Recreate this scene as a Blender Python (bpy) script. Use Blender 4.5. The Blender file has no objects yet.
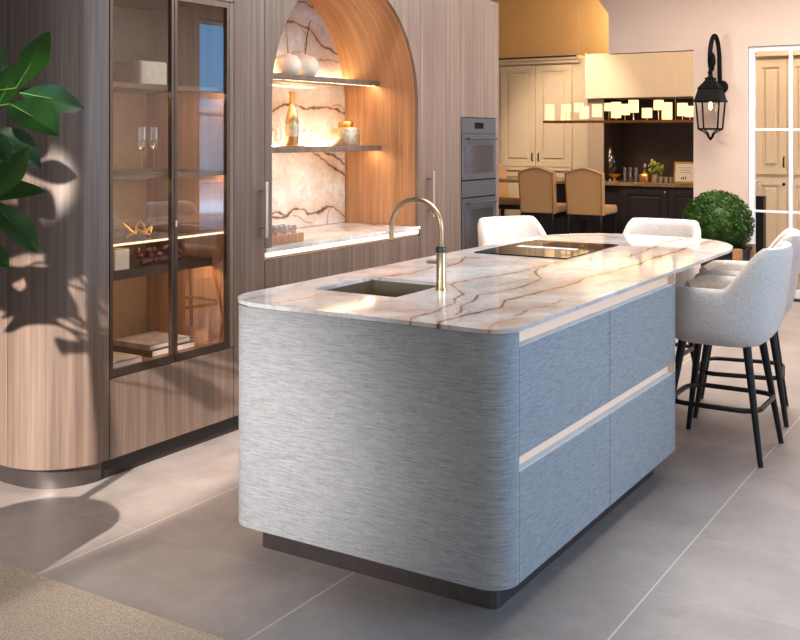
import bpy, bmesh, math, random
import numpy as np
from mathutils import Vector, Matrix
random.seed(4)
PI = math.pi
COL = bpy.context.scene.collection

# ------------------------------------------------------------------ camera geometry
VR, VL, HY, CX, H = 1043.0, -1234.0, 135.0, 400.0, 1.573
FPX = math.sqrt((VR - CX) * (CX - VL))
AZ = math.atan2(VR - CX, FPX)
FW = (math.cos(AZ), math.sin(AZ)); RT = (math.sin(AZ), -math.cos(AZ))
def ray(px, py):
    r = (px - CX) / FPX
    return (FW[0] + RT[0]*r, FW[1] + RT[1]*r, (HY - py) / FPX)
def onZ(px, py, z):
    d = ray(px, py); t = (z - H) / d[2]; return Vector((d[0]*t, d[1]*t, z))
def onY(px, py, y):
    d = ray(px, py); t = y / d[1]; return Vector((d[0]*t, y, H + d[2]*t))
def onX(px, py, x):
    d = ray(px, py); t = x / d[0]; return Vector((x, d[1]*t, H + d[2]*t))
def onD(px, py, t):
    d = ray(px, py); return Vector((d[0]*t, d[1]*t, H + d[2]*t))
def proj(p):
    dz = p[0]*FW[0] + p[1]*FW[1]; dx = p[0]*RT[0] + p[1]*RT[1]
    return CX + FPX*dx/dz, HY - FPX*(p[2]-H)/dz

# ------------------------------------------------------------------ materials
def srgb(r, g, b):
    f = lambda c: (c/255/12.92) if c/255 <= .04045 else ((c/255+.055)/1.055)**2.4
    return (f(r), f(g), f(b), 1)
class N:
    def __init__(s, name):
        s.m = bpy.data.materials.new(name); s.m.use_nodes = True
        s.t = s.m.node_tree; s.b = s.t.nodes['Principled BSDF']; s.out = s.t.nodes['Material Output']
    def new(s, kind, **kw):
        n = s.t.nodes.new(kind)
        for k, v in kw.items():
            if k.startswith('_'): setattr(n, k[1:], v)
            else: n.inputs[k.replace('__', ' ')].default_value = v
        return n
    def link(s, a, b): s.t.links.new(a, b)
    def coord(s, which='Object', scale=(1,1,1)):
        c = s.new('ShaderNodeTexCoord'); m = s.new('ShaderNodeMapping'); m.inputs['Scale'].default_value = scale
        s.link(c.outputs[which], m.inputs['Vector']); return m.outputs['Vector']
    def noise(s, vec, scale, detail=3, rough=.5, dist=0):
        n = s.new('ShaderNodeTexNoise'); n.inputs['Scale'].default_value = scale
        n.inputs['Detail'].default_value = detail; n.inputs['Roughness'].default_value = rough; n.inputs['Distortion'].default_value = dist
        s.link(vec, n.inputs['Vector']); return n.outputs['Fac']
    def ramp(s, fac, stops):
        r = s.new('ShaderNodeValToRGB'); e = r.color_ramp.elements
        while len(e) < len(stops): e.new(.5)
        for i, (p, c) in enumerate(stops): e[i].position = p; e[i].color = c
        s.link(fac, r.inputs['Fac']); return r.outputs['Color']
    def mix(s, fac, a, b, mode='MIX'):
        m = s.new('ShaderNodeMix', _data_type='RGBA', _blend_type=mode)
        for v, i in ((fac, 0), (a, 6), (b, 7)):
            if hasattr(v, 'links'): s.link(v, m.inputs[i])
            else: m.inputs[i].default_value = v
        return m.outputs[2]
    def math(s, op, a, b=0.0, c=0.0):
        m = s.new('ShaderNodeMath', _operation=op)
        for i, v in enumerate((a, b, c)):
            if hasattr(v, 'links'): s.link(v, m.inputs[i])
            else: m.inputs[i].default_value = v
        return m.outputs[0]
    def bump(s, h, strength=.2, dist=.01):
        b = s.new('ShaderNodeBump'); b.inputs['Strength'].default_value = strength; b.inputs['Distance'].default_value = dist
        s.link(h, b.inputs['Height']); s.link(b.outputs['Normal'], s.b.inputs['Normal'])
    def base(s, c):
        if hasattr(c, 'links'): s.link(c, s.b.inputs['Base Color'])
        else: s.b.inputs['Base Color'].default_value = c
    def set(s, **kw):
        for k, v in kw.items(): s.b.inputs[k.replace('_', ' ')].default_value = v
        return s

def plain(name, c, rough=.5, metal=0, var=.06, scale=25, **kw):
    n = N(name); v = n.noise(n.coord(), scale, 3)
    lo = tuple(x*(1-var) for x in c[:3])+(1,); hi = tuple(min(1, x*(1+var)) for x in c[:3])+(1,)
    n.base(n.ramp(v, [(.3, lo), (.7, hi)])); n.set(Roughness=rough, Metallic=metal, **kw); return n.m

def wood(name, dark, mid, light, which='Object', sc=(1, 1, .018), rough=.42):
    n = N(name); v = n.coord(which, sc)
    f1 = n.noise(v, 22, 3, .6); f2 = n.noise(v, 95, 3, .6); f3 = n.noise(v, 4, 2, .5)
    f = n.math('ADD', n.math('MULTIPLY', f1, .45), n.math('ADD', n.math('MULTIPLY', f2, .35), n.math('MULTIPLY', f3, .2)))
    n.base(n.ramp(f, [(.32, dark), (.5, mid), (.68, light)]))
    n.set(Roughness=rough); n.bump(f2, .06, .004); return n.m

def marble(name, attr=False):
    n = N(name); v = n.coord('Object', (1, 1, 1))
    cloud = n.noise(v, 2.2, 5, .6, .6); fine = n.noise(v, 14, 6, .65, .8)
    c = n.ramp(cloud, [(.28, srgb(174, 171, 170)), (.45, srgb(206, 205, 205)), (.6, srgb(226, 228, 231)), (.8, srgb(188, 180, 174))])
    c = n.mix(n.math('MULTIPLY', n.ramp(fine, [(.35, (1,1,1,1)), (.55, (0,0,0,1))]), .28), c, srgb(168, 148, 134))
    rv = n.noise(v, 3.1, 4, .55, 1.2)
    ridge = n.math('ABSOLUTE', n.math('SUBTRACT', rv, .5))
    c = n.mix(n.math('MULTIPLY', n.ramp(ridge, [(.0, (1,1,1,1)), (.012, (0,0,0,1))]), .22), c, srgb(140, 106, 82))
    if attr:
        a = n.new('ShaderNodeAttribute'); a.attribute_name = 'vein'
        s = n.new('ShaderNodeSeparateColor'); n.link(a.outputs['Color'], s.inputs[0])
        c = n.mix(n.math('MULTIPLY', s.outputs[1], n.math('ADD', .35, n.math('MULTIPLY', fine, .9))), c, srgb(190, 142, 98))
        c = n.mix(s.outputs[0], c, srgb(70, 50, 40))
    n.base(c); n.set(Roughness=.07); return n.m

def linen(name):
    n = N(name)
    v = n.coord('Object', (9, 9, 190)); v2 = n.coord('Object', (190, 190, 12)); v3 = n.coord('Object', (4, 4, 75))
    f1 = n.noise(v, 2.6, 4, .7); f2 = n.noise(v2, 1.5, 2, .6); f3 = n.noise(v3, 3, 2, .6)
    f = n.math('ADD', n.math('MULTIPLY', f1, .5), n.math('ADD', n.math('MULTIPLY', f2, .16), n.math('MULTIPLY', f3, .34)))
    n.base(n.ramp(f, [(.30, srgb(118, 120, 122)), (.5, srgb(160, 160, 162)), (.68, srgb(188, 188, 188))]))
    n.set(Roughness=.6); n.bump(f, .25, .003); return n.m

def fabric(name, a, b, scale=160, strength=.6):
    n = N(name); v = n.coord(); f = n.noise(v, scale, 3, .7); g = n.noise(v, scale*.35, 2)
    n.base(n.ramp(f, [(.35, a), (.65, b)])); n.set(Roughness=.95); n.b.inputs['Sheen Weight'].default_value = .25
    n.bump(n.math('ADD', f, g), strength, .006); return n.m

def emit(name, c, s, var=0):
    n = N(name); n.base(c); n.b.inputs['Emission Color'].default_value = c; n.b.inputs['Emission Strength'].default_value = s
    n.set(Roughness=.6)
    if var:
        f = n.noise(n.coord('Object', (1, 1, .05)), 160, 2)
        n.link(n.math('MULTIPLY', s, n.math('ADD', 1-var/2, n.math('MULTIPLY', f, var))), n.b.inputs['Emission Strength'])
    return n.m

def thin_glass(name, tint, f0=.05):
    n = N(name); n.t.nodes.remove(n.b)
    tr = n.new('ShaderNodeBsdfTransparent', Color=tint); gl = n.new('ShaderNodeBsdfGlossy', Roughness=.012)
    lw = n.new('ShaderNodeLayerWeight', Blend=.5); mx = n.new('ShaderNodeMixShader')
    n.link(n.math('ADD', f0, n.math('MULTIPLY', 1-f0, n.math('POWER', lw.outputs['Facing'], 5.0))), mx.inputs[0])
    n.link(tr.outputs[0], mx.inputs[1]); n.link(gl.outputs[0], mx.inputs[2]); n.link(mx.outputs[0], n.out.inputs['Surface']); return n.m

def tiles(name):
    n = N(name); c = n.new('ShaderNodeTexCoord'); sp = n.new('ShaderNodeSeparateXYZ'); n.link(c.outputs['Object'], sp.inputs[0])
    def line(o, off, per, w):
        f = n.math('FRACT', n.math('DIVIDE', n.math('SUBTRACT', o, off), per))
        d = n.math('MULTIPLY', n.math('MINIMUM', f, n.math('SUBTRACT', 1.0, f)), per)
        return n.math('LESS_THAN', d, w)
    lx = line(sp.outputs[0], 2.905-6.25, .552, .0022); ly = line(sp.outputs[1], 1.148-2.5, .952, .0030)
    v = n.coord('Object'); f1 = n.noise(v, 1.6, 5, .6, .4); f2 = n.noise(v, 9, 4, .6)
    col = n.ramp(n.math('ADD', n.math('MULTIPLY', f1, .65), n.math('MULTIPLY', f2, .35)),
                 [(.35, srgb(143, 132, 128)), (.5, srgb(156, 146, 141)), (.65, srgb(168, 158, 152))])
    col = n.mix(n.math('MULTIPLY', lx, .45), col, srgb(186, 176, 168)); col = n.mix(n.math('MULTIPLY', ly, .7), col, srgb(212, 204, 198))
    n.base(col); n.link(n.math('ADD', .34, n.math('MULTIPLY', f2, .18)), n.b.inputs['Roughness']); return n.m

def leafmat(name, a, b):
    n = N(name); f = n.noise(n.coord(), 14, 3)
    c = n.ramp(f, [(.3, a), (.7, b)]); n.base(c); n.set(Roughness=.38)
    tl = n.new('ShaderNodeBsdfTranslucent'); n.link(n.mix(.5, c, (.16, .4, .05, 1)), tl.inputs['Color'])
    mx = n.new('ShaderNodeMixShader', Fac=.3); n.link(n.b.outputs[0], mx.inputs[1]); n.link(tl.outputs[0], mx.inputs[2])
    n.link(mx.outputs[0], n.out.inputs['Surface']); return n.m

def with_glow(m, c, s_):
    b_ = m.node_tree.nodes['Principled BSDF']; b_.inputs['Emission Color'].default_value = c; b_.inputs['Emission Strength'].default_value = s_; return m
M = dict(
    wood=wood('oak_veneer', srgb(98, 82, 74), srgb(124, 106, 95), srgb(150, 132, 119)),
    wood_arch=wood('arch_oak', srgb(140, 104, 78), srgb(178, 138, 106), srgb(204, 166, 132), 'UV', (.03, 1, 1), .5),
    wood_in=wood('inner_oak', srgb(126, 94, 72), srgb(158, 122, 96), srgb(182, 146, 118)),
    backp=plain('taupe_back_panel', srgb(168, 146, 124), .5),
    marble=marble('marble'), marble_v=marble('veined_marble', True), linen=linen('woven_grey'),
    bronze=plain('dark_bronze', srgb(112, 98, 88), .38, .8), smoked=plain('smoked_metal', srgb(112, 104, 102), .36, .8),
    champ=plain('champagne_metal', srgb(222, 204, 186), .34, .9, .03), rail=with_glow(plain('glowing_champagne_rail', srgb(226, 200, 180), .4, .25, .02), (1, .78, .62, 1), .22), darkbrass=plain('aged_brass', srgb(150, 98, 48), .4, .6), brass=plain('brushed_brass', srgb(218, 192, 158), .28, 1, .04),  # rail: faint emission stands in for LED light falling on it
    gold=plain('gold', srgb(224, 176, 98), .3, 1), silver=plain('mercury_silver', srgb(206, 192, 168), .36, .75, .2, 40),
    steel=plain('oven_steel', srgb(100, 97, 97), .3, .5, .03), ovenglass=plain('oven_glass', srgb(92, 88, 90), .08, .4, .03),
    black=plain('black_lacquer', srgb(26, 26, 30), .35), blackglass=plain('black_glass', srgb(14, 14, 16), .03, 0, .02),
    dark=plain('dark_plinth', srgb(58, 52, 50), .4), iron=plain('black_iron', srgb(9, 8, 8), .7, **{'Specular IOR Level': .25}),
    boucle=fabric('cream_boucle', srgb(208, 200, 194), srgb(228, 221, 216), 150, .4),
    tan=fabric('tan_upholstery', srgb(196, 152, 106), srgb(214, 172, 126), 240, .1), tan_trim=plain('tan_piping', srgb(166, 122, 82), .7),
    floor=tiles('stone_tiles'), rug=fabric('beige_pile', srgb(150, 128, 104), srgb(228, 205, 176), 230, 1.0),
    plaster=plain('pink_plaster', srgb(208, 188, 176), .85, 0, .02, 3), ochre=plain('ochre_plaster', srgb(226, 190, 140), .85, 0, .03, 3),
    white=plain('white_paint', srgb(232, 230, 228), .7, 0, .02), frame=plain('white_metal', srgb(226, 230, 238), .4, 0, .02),
    cream=plain('cream_paint', srgb(224, 205, 180), .55, 0, .02, 6), creamd=plain('cream_shadow_line', srgb(150, 118, 88), .7),
    espresso=plain('espresso_paint', srgb(52, 44, 44), .5), nichedark=plain('dark_stone', srgb(66, 50, 38), .4, 0, .15, 8),
    stone=plain('brown_stone', srgb(150, 124, 98), .2, 0, .2, 20), pier=plain('taupe_pier', srgb(172, 152, 134), .8, 0, .03),
    glass=thin_glass('bronze_glass', (.95, .92, .88, 1), .17), clear=thin_glass('clear_glass', (.97, .97, .97, 1), .09),
    crystal=thin_glass('crystal_glass', (.93, .93, .93, 1), .26), pane=thin_glass('door_glass', (.98, .98, .98, 1), .03),
    led=emit('warm_led', (1, .66, .34, 1), 34), led_dim=emit('dim_led', (1, .70, .40, 1), 55), ledsoft=emit('soft_led', (1, .80, .58, 1), .95), shade=emit('pleated_shade', (1, .72, .42, 1), .8, 1.2),
    bulb=emit('bulb', (1, .6, .22, 1), 14), ceramic=plain('cream_ceramic', srgb(228, 214, 196), .55, 0, .05),
    vase=plain('white_vase', srgb(236, 226, 212), .7, 0, .03), bottle=plain('amber_bottle', srgb(200, 172, 126), .16, .7, .15, 30),
    paper=plain('paper', srgb(226, 224, 226), .8, 0, .02), bookgrey=plain('book_cover', srgb(150, 142, 140), .6, 0, .3, 18), bookdark=plain('book_spine', srgb(92, 76, 70), .6),
    grape=plain('plum_coral', srgb(116, 62, 64), .35), mint=plain('ivory_box', srgb(232, 222, 206), .6),
    leafd=leafmat('fig_leaf', srgb(10, 30, 12), srgb(24, 58, 22)), leafstem=plain('green_stem', srgb(74, 104, 48), .6), stem=plain('bark', srgb(92, 74, 56), .8, 0, .2),
    box=leafmat('boxwood', srgb(28, 54, 16), srgb(74, 112, 38)), soil=plain('soil', srgb(52, 40, 30), .95, 0, .3),
    planter=plain('anthracite_planter', srgb(40, 40, 44), .6), planterwood=plain('planter_wood', srgb(176, 134, 94), .6),
    pot=plain('clay_pot', srgb(120, 108, 98), .7), art=plain('art_print', srgb(238, 226, 206), .7, 0, .04), sinkm=plain('sink_steel', srgb(150, 140, 126), .28, .85),
    fruit=plain('lime_flowers', srgb(150, 152, 62), .7, 0, .3, 40), yellowbowl=plain('gold_bowl', srgb(226, 176, 84), .3, .9),
    boxtan=plain('tan_box_side', srgb(172, 138, 98), .7), ink=plain('printed_ink', srgb(96, 90, 84), .8),
)

# ------------------------------------------------------------------ mesh helpers
class B:
    def __init__(s): s.bm = bmesh.new(); s.uv = None
    def faces(s, vs, fs):
        v = [s.bm.verts.new(p) for p in vs]
        for f in fs:
            try: s.bm.faces.new([v[i] for i in f])
            except ValueError: pass
        return s
    def box(s, x0, x1, y0, y1, z0, z1, bev=0, seg=2):
        t = bmesh.new()
        bmesh.ops.create_cube(t, size=1)
        for v in t.verts: v.co = Vector(((x0+x1)/2 + v.co.x*(x1-x0), (y0+y1)/2 + v.co.y*(y1-y0), (z0+z1)/2 + v.co.z*(z1-z0)))
        if bev: bmesh.ops.bevel(t, geom=t.edges[:], offset=bev, segments=seg, affect='EDGES', profile=.5)
        return s.merge(t)
    def merge(s, t, mat=None):
        if mat is not None: t.transform(mat)
        me = bpy.data.meshes.new('tmp'); t.to_mesh(me); t.free(); s.bm.from_mesh(me); bpy.data.meshes.remove(me); return s
    def prism(s, poly, a, c, axis='z', bev=0, seg=3):
        """poly of 2-D points extruded from a to c along an axis"""
        P = {'z': lambda p, h: (p[0], p[1], h), 'y': lambda p, h: (p[0], h, p[1]), 'x': lambda p, h: (h, p[0], p[1])}[axis]
        t = bmesh.new(); n = len(poly)
        lo = [t.verts.new(P(p, a)) for p in poly]; hi = [t.verts.new(P(p, c)) for p in poly]
        t.faces.new(lo[::-1]); top = t.faces.new(hi)
        for i in range(n): t.faces.new((lo[i], lo[(i+1) % n], hi[(i+1) % n], hi[i]))
        bmesh.ops.recalc_face_normals(t, faces=t.faces[:])
        if bev:
            es = [e for e in t.edges if all(v in hi for v in e.verts)]
            bmesh.ops.bevel(t, geom=es, offset=bev, segments=seg, affect='EDGES', profile=.5)
        return s.merge(t)
    def tube(s, pts, r, n=10, cap=True):
        pts = [Vector(p) for p in pts]; rs = r if isinstance(r, (list, tuple)) else [r]*len(pts)
        rings = []; up = None
        for i, p in enumerate(pts):
            d = (pts[min(i+1, len(pts)-1)] - pts[max(i-1, 0)]).normalized()
            if up is None: up = d.orthogonal().normalized()
            up = (up - d*up.dot(d)).normalized(); w = d.cross(up)
            rings.append([s.bm.verts.new(p + (up*math.cos(a) + w*math.sin(a))*rs[i]) for a in (2*PI*k/n for k in range(n))])
        for a, b in zip(rings, rings[1:]):
            for k in range(n): s.bm.faces.new((a[k], a[(k+1) % n], b[(k+1) % n], b[k]))
        if cap: s.bm.faces.new(rings[0][::-1]); s.bm.faces.new(rings[-1])
        return s
    def ringtube(s, pts, r, n=8):
        pts = [Vector(p) for p in pts]; m = len(pts); rings = []
        for i, p in enumerate(pts):
            d = (pts[(i+1) % m] - pts[i-1]).normalized(); up = Vector((0, 0, 1)); up = (up - d*up.dot(d)).normalized(); w = d.cross(up)
            rings.append([s.bm.verts.new(p + (up*math.cos(2*PI*k/n) + w*math.sin(2*PI*k/n))*r) for k in range(n)])
        for i in range(m):
            a, b = rings[i], rings[(i+1) % m]
            for k in range(n): s.bm.faces.new((a[k], a[(k+1) % n], b[(k+1) % n], b[k]))
        return s
    def lathe(s, prof, c=(0, 0, 0), n=24, cap=True, sq=None):
        """prof: (radius, z) pairs; sq: superellipse power for a rounded-square plan"""
        rings = []
        for r, z in prof:
            row = []
            for k in range(n):
                a = 2*PI*k/n; q = 1
                if sq: q = 1/((abs(math.cos(a))**sq + abs(math.sin(a))**sq)**(1/sq))
                row.append(s.bm.verts.new((c[0] + r*q*math.cos(a), c[1] + r*q*math.sin(a), c[2] + z)))
            rings.append(row)
        for a, b in zip(rings, rings[1:]):
            for k in range(n): s.bm.faces.new((a[k], a[(k+1) % n], b[(k+1) % n], b[k]))
        if cap: s.bm.faces.new(rings[0][::-1]); s.bm.faces.new(rings[-1])
        return s
    def sphere(s, c, r, sub=2, sc=(1, 1, 1)):
        t = bmesh.new(); bmesh.ops.create_icosphere(t, subdivisions=sub, radius=r)
        return s.merge(t, Matrix.Translation(c) @ Matrix.Diagonal((*sc, 1)))
    def build(s, name, mat, parent=None, smooth=False, local=False, recalc=True):
        if recalc: bmesh.ops.recalc_face_normals(s.bm, faces=s.bm.faces[:])
        me = bpy.data.meshes.new(name); s.bm.to_mesh(me); s.bm.free()
        return mesh_obj(name, me, mat, parent, smooth, local)
def wloc(o):
    v = Vector((0, 0, 0))
    while o: v += o.location; o = o.parent
    return v
def mesh_obj(name, me, mat, parent=None, smooth=False, local=False):
    o = bpy.data.objects.new(name, me); COL.objects.link(o); me.materials.append(M[mat] if isinstance(mat, str) else mat)
    if parent is not None:
        o.parent = parent
        if not local: me.transform(Matrix.Translation(-wloc(parent)))
    elif not local:
        n = len(me.vertices); a = np.empty(n*3); me.vertices.foreach_get('co', a); a = a.reshape(-1, 3)
        c = Vector(((a[:, 0].min()+a[:, 0].max())/2, (a[:, 1].min()+a[:, 1].max())/2, a[:, 2].min()))
        me.transform(Matrix.Translation(-c)); o.location = c
    if smooth:
        for p in me.polygons: p.use_smooth = True
        try: me.set_sharp_from_angle(angle=math.radians(38))
        except Exception: pass
    return o
def thing(name, label, cat, loc=(0, 0, 0), rz=0, group=None):
    o = bpy.data.objects.new(name, None); COL.objects.link(o); o.location = loc; o.rotation_euler = (0, 0, rz)
    o.empty_display_size = .1; return tag(o, label, cat, group)
def tag(o, label, cat, group=None):
    o['label'] = label; o['category'] = cat
    if group: o['group'] = group
    return o
def struct(name, b, mat, smooth=False, parent=None):
    o = b.build(name, mat, parent, smooth)
    if parent is None: o['kind'] = 'structure'
    return o
def kids(o): return [c for c in bpy.data.objects if c.parent == o]
def dup(root, loc, rz, label, group=None):
    r = root.copy(); COL.objects.link(r); r.location = loc; r.rotation_euler = (0, 0, rz); r['label'] = label
    if group: r['group'] = group
    for ch in kids(root):
        c = ch.copy(); COL.objects.link(c); c.parent = r
        for g in kids(ch):
            d = g.copy(); COL.objects.link(d); d.parent = c
    return r
def single(name, label, cat, b, mat, smooth=False, group=None):
    return tag(b.build(name, mat, None, smooth), label, cat, group)
def arc(cx, cy, r, a0, a1, n): return [(cx + r*math.cos(a0+(a1-a0)*k/n), cy + r*math.sin(a0+(a1-a0)*k/n)) for k in range(n+1)]
def rrect(x0, x1, y0, y1, r, n=10):
    r = r if isinstance(r, (list, tuple)) else [r]*4      # corners: x0y0, x1y0, x1y1, x0y1
    return (arc(x0+r[0], y0+r[0], r[0], PI, 1.5*PI, n) + arc(x1-r[1], y0+r[1], r[1], 1.5*PI, 2*PI, n)
            + arc(x1-r[2], y1-r[2], r[2], 0, .5*PI, n) + arc(x0+r[3], y1-r[3], r[3], .5*PI, PI, n))

# ------------------------------------------------------------------ the setting
XN = 10.2        # wall with the lantern and glazed door
XB = 14.6        # end wall of the far room
struct('floor', B().box(-3, 15.5, -4, 9, -.05, 0), 'floor')
struct('ceiling', B().box(1.0, XN, -.75, 5, 3.3, 3.4), 'white')
struct('ceiling_far', B().box(XN-.02, 15, -.75, 9, 4.1, 4.2), 'white')
struct('wall_left', B().box(2.93, 7.16, 4.24, 4.36, 0, 3.3), 'plaster')
# lantern wall with a stepped opening to the far room and a doorway
def yz(px, py): p = onX(px, py, XN); return (p.y, p.z)
y693 = yz(693.5, 50)[0]; zst = yz(693.5, 50)[1]; y608 = yz(608.5, 14)[0]; z608 = yz(608.5, 14)[1]
yd1 = yz(748, 46)[0]; zd = yz(752, 46.5)[1]; yd0 = yd1 - 1.55
slope = ((yz(598, 0)[0]-y608), (yz(598, 0)[1]-z608)); k = (4.1-z608)/slope[1]
poly = [(y693, 0), (y693, zst), (y608, zst), (y608, z608), (y608+slope[0]*k, 4.1), (-.75, 4.1), (-.75, 0), (yd0, 0), (yd0, zd), (yd1, zd), (yd1, 0)]
struct('wall_far', B().prism(poly, XN, XN+.14, 'x'), 'plaster')
struct('wall_far_room', B().box(XB, XB+.12, -.75, 9, 0, 4.1), 'ochre')
struct('wall_far_side', B().box(XN, XB, 8.9, 9, 0, 4.1), 'ochre')
# window wall on the daylight side, seen only in the cabinet glass
wx0, wx1, wz0, wz1 = 8.33, 9.95, .55, 2.85
struct('wall_right', B().box(5.4, wx0, -.75, -.62, 0, 3.3).box(wx1, XN, -.75, -.62, 0, 3.3).box(wx0, wx1, -.75, -.62, 0, wz0).box(wx0, wx1, -.75, -.62, wz1, 3.3), 'plaster')
w = B()
for x in (wx0, (wx0+wx1)/2, wx1): w.box(x-.025, x+.025, -.72, -.65, wz0, wz1)
for z in (wz0, 1.12, 2.02, wz1): w.box(wx0+.003, wx1-.003, -.713, -.657, z-.045, z+.045)
win = struct('window_1', w, 'frame')
# street beyond the window, mirrored in the cabinet glass
single('office_building', 'low grey office block across the street, mirrored in the cabinet glass', 'building', B().box(10, 26, -21, -16, 0, 2.3).box(9, 27, -21.3, -15.8, 2.3, 2.5), 'frame')
struct('ground', B().box(-20, 60, -60, -4.0, -.06, -.02), 'frame')

# glazed white door in the lantern wall
d1 = B()
dn = [0]
def dbar(y0, y1, z0, z1):
    dn[0] += 1; e_ = .0012*dn[0]; d1.box(XN+.03+e_, XN+.08-e_, min(y0, y1)+.0007*dn[0], max(y0, y1)-.0007*dn[0], z0+.0006*dn[0], z1-.0006*dn[0])
dbar(yd1-.055, yd1, 0, zd); dbar(yd0, yd0+.055, 0, zd); dbar(yd0, yd1, zd-.05, zd); dbar(yd0, yd1, .02, .10)
ym = onX(790, 60, XN).y
dbar(ym-.02, ym+.02, .1, zd); ym2 = ym - (yd1-ym); dbar(ym2-.02, ym2+.02, .1, zd)
for py in (129.5, 211.5): z = onX(760, py, XN).z; dbar(yd0, yd1, z-.016, z+.016)
door = struct('door_1', d1, 'frame')
struct('glass_pane', B().faces([(XN+.055, yd0+.05, .1), (XN+.055, yd1-.05, .1), (XN+.055, yd1-.05, zd-.05), (XN+.055, yd0+.05, zd-.05)], [(0, 1, 2, 3)]), 'pane', parent=door)
struct('trim_1', B().box(XN-.02, XN+.16, yd0, yd1, 0, .022), 'dark')

# rug in the near corner
rg = B().prism(rrect(.2, 2.40, 1.6, 5.2, .01, 2), 0, .012, 'z')
single('carpet', 'beige short pile carpet corner beside the tall wood cabinets', 'rug', rg, 'rug')

# ------------------------------------------------------------------ wall of wood cabinets
YC = 3.585; ZT = 2.6; YB = 4.2
ZB = .1
def plinth(parent, x0, x1, mat='dark'): B().box(x0, x1, YC+.055, YC+.08, 0, ZB).build('plinth', mat, parent)
# rounded end unit
cab = thing('curved_cabinet', 'tall wood cabinet with rounded outer corner and smoked metal plinth', 'cabinet', (3.08, 3.95, 0))
R = .305; cx, cy = 3.234, YC+R
outer = arc(cx, cy, R, 1.5*PI, PI, 24); inner = arc(cx, cy, R-.03, PI, 1.5*PI, 24)
B().prism(outer + inner, ZB, ZT, 'z').build('curved_panel', 'wood', cab, True)
B().box(cx-R, cx-R+.03, cy+.004, 4.238, ZB, ZT).build('end_panel', 'wood', cab)
B().box(cx-R+.031, cx-.002, cy, 4.236, ZB+.01, ZT-.01).build('carcass', 'dark', cab)
outer = arc(cx, cy, R-.05, 1.5*PI, PI, 24); inner = arc(cx, cy, R-.07, PI, 1.5*PI, 24)
B().prism(outer + [(cx-R+.05, 4.236), (cx-R+.07, 4.236)] + inner, 0, ZB-.001, 'z').build('plinth', 'smoked', cab, True)

# glazed display cabinet
X0, X1 = 3.238, 4.078; zb, zt = .468, 2.262
cab = thing('display_cabinet', 'tall glass-fronted display cabinet with two bronze framed doors and lit shelves', 'cabinet', (3.66, 3.9, 0))
B().box(X0, X1, YB, 4.236, ZB, ZT).build('back_panel', 'backp', cab)
B().box(X0, X0+.02, YC+.024, YB-.001, ZB, ZT).build('side_panel', 'wood_in', cab)
B().box(X1-.02, X1, YC+.024, YB-.001, ZB, ZT).build('side_panel', 'wood_in', cab)
B().box(X0+.021, X1-.021, YC+.03, YB-.001, zb-.01, zb+.012).build('deck', 'wood_in', cab)
B().box(X0+.021, X1-.021, YC+.03, YB-.001, zt, zt+.02).build('top_panel', 'wood_in', cab)
B().box(X0+.002, X1-.002, YC, YC+.022, zt+.004, ZT).build('header_panel', 'wood', cab)
B().box(X0+.002, X1-.002, YC, YC+.022, ZB, zb-.004).build('drawer_front', 'wood', cab)
plinth(cab, X0, X1)
xm = 3.648
for (a, b, hx) in ((X0+.002, xm-.002, xm-.016), (xm+.002, X1-.034, xm+.016)):
    f = .018
    fr = B().box(a, a+f, YC, YC+.022, zb, zt).box(b-f, b, YC, YC+.022, zb, zt).box(a+f, b-f, YC, YC+.022, zb, zb+.035).box(a+f, b-f, YC, YC+.022, zt-.03, zt)
    dr = fr.build('door', 'bronze', cab)
    B().faces([(a+f, YC+.012, zb+.035), (b-f, YC+.012, zb+.035), (b-f, YC+.012, zt-.03), (a+f, YC+.012, zt-.03)], [(0, 1, 2, 3)]).build('glass_pane', 'glass', dr)
    if hx > xm:
        B().box(hx-.006-.014, hx+.006-.014, YC-.012, YC-.001, 1.125, 1.155, .002).build('knob', 'champ', dr)
B().box(X1-.031, X1, YC, YC+.022, zb, zt).build('face_strip', 'wood', cab)
def zline(px, py, y): return onY(px, py, y).z
sh = []
for (px, py, yf, th) in ((170, 85, 3.62, .016), (170, 173, 3.62, .014)):
    z = zline(px, py, yf); s_ = B().box(X0+.022, X1-.022, yf, YB-.002, z-th, z).build('shelf', 'bronze', cab)
    B().box(X0+.022, X1-.022, yf, yf+.006, z-th-.009, z-th-.0002).build('front_lip', 'bronze', s_)
    B().box(X0+.05, X1-.05, yf+.012, yf+.024, z-th-.006, z-th-.0005).build('light_strip', 'led_dim', s_); sh.append(z)
zg = zline(170, 238, 3.62); s_ = B().box(X0+.022, X1-.022, 3.624, YB-.002, zg-.008, zg).build('shelf', 'clear', cab); s_['label'] = 'clear glass shelf with glowing front edge'
B().box(X0+.022, X1-.022, 3.616, 3.6235, zg-.009, zg+.001).build('edge_light', 'ledsoft', s_)
dd = ray(212, 0); y3 = (X1-.022)/dd[0]*dd[1]
z3 = zline(212, 257.5, y3)
s_ = B().box(X0+.022, X1-.022, y3, YB-.002, z3-.03, z3).build('shelf', 'bronze', cab)
B().box(X0+.022, X1-.022, y3, y3+.006, z3-.042, z3-.0302).build('front_lip', 'bronze', s_)
B().box(X0+.05, X1-.05, y3+.02, y3+.032, z3-.036, z3-.0305).build('light_strip', 'led_dim', s_)
zdk = zb+.012

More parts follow.
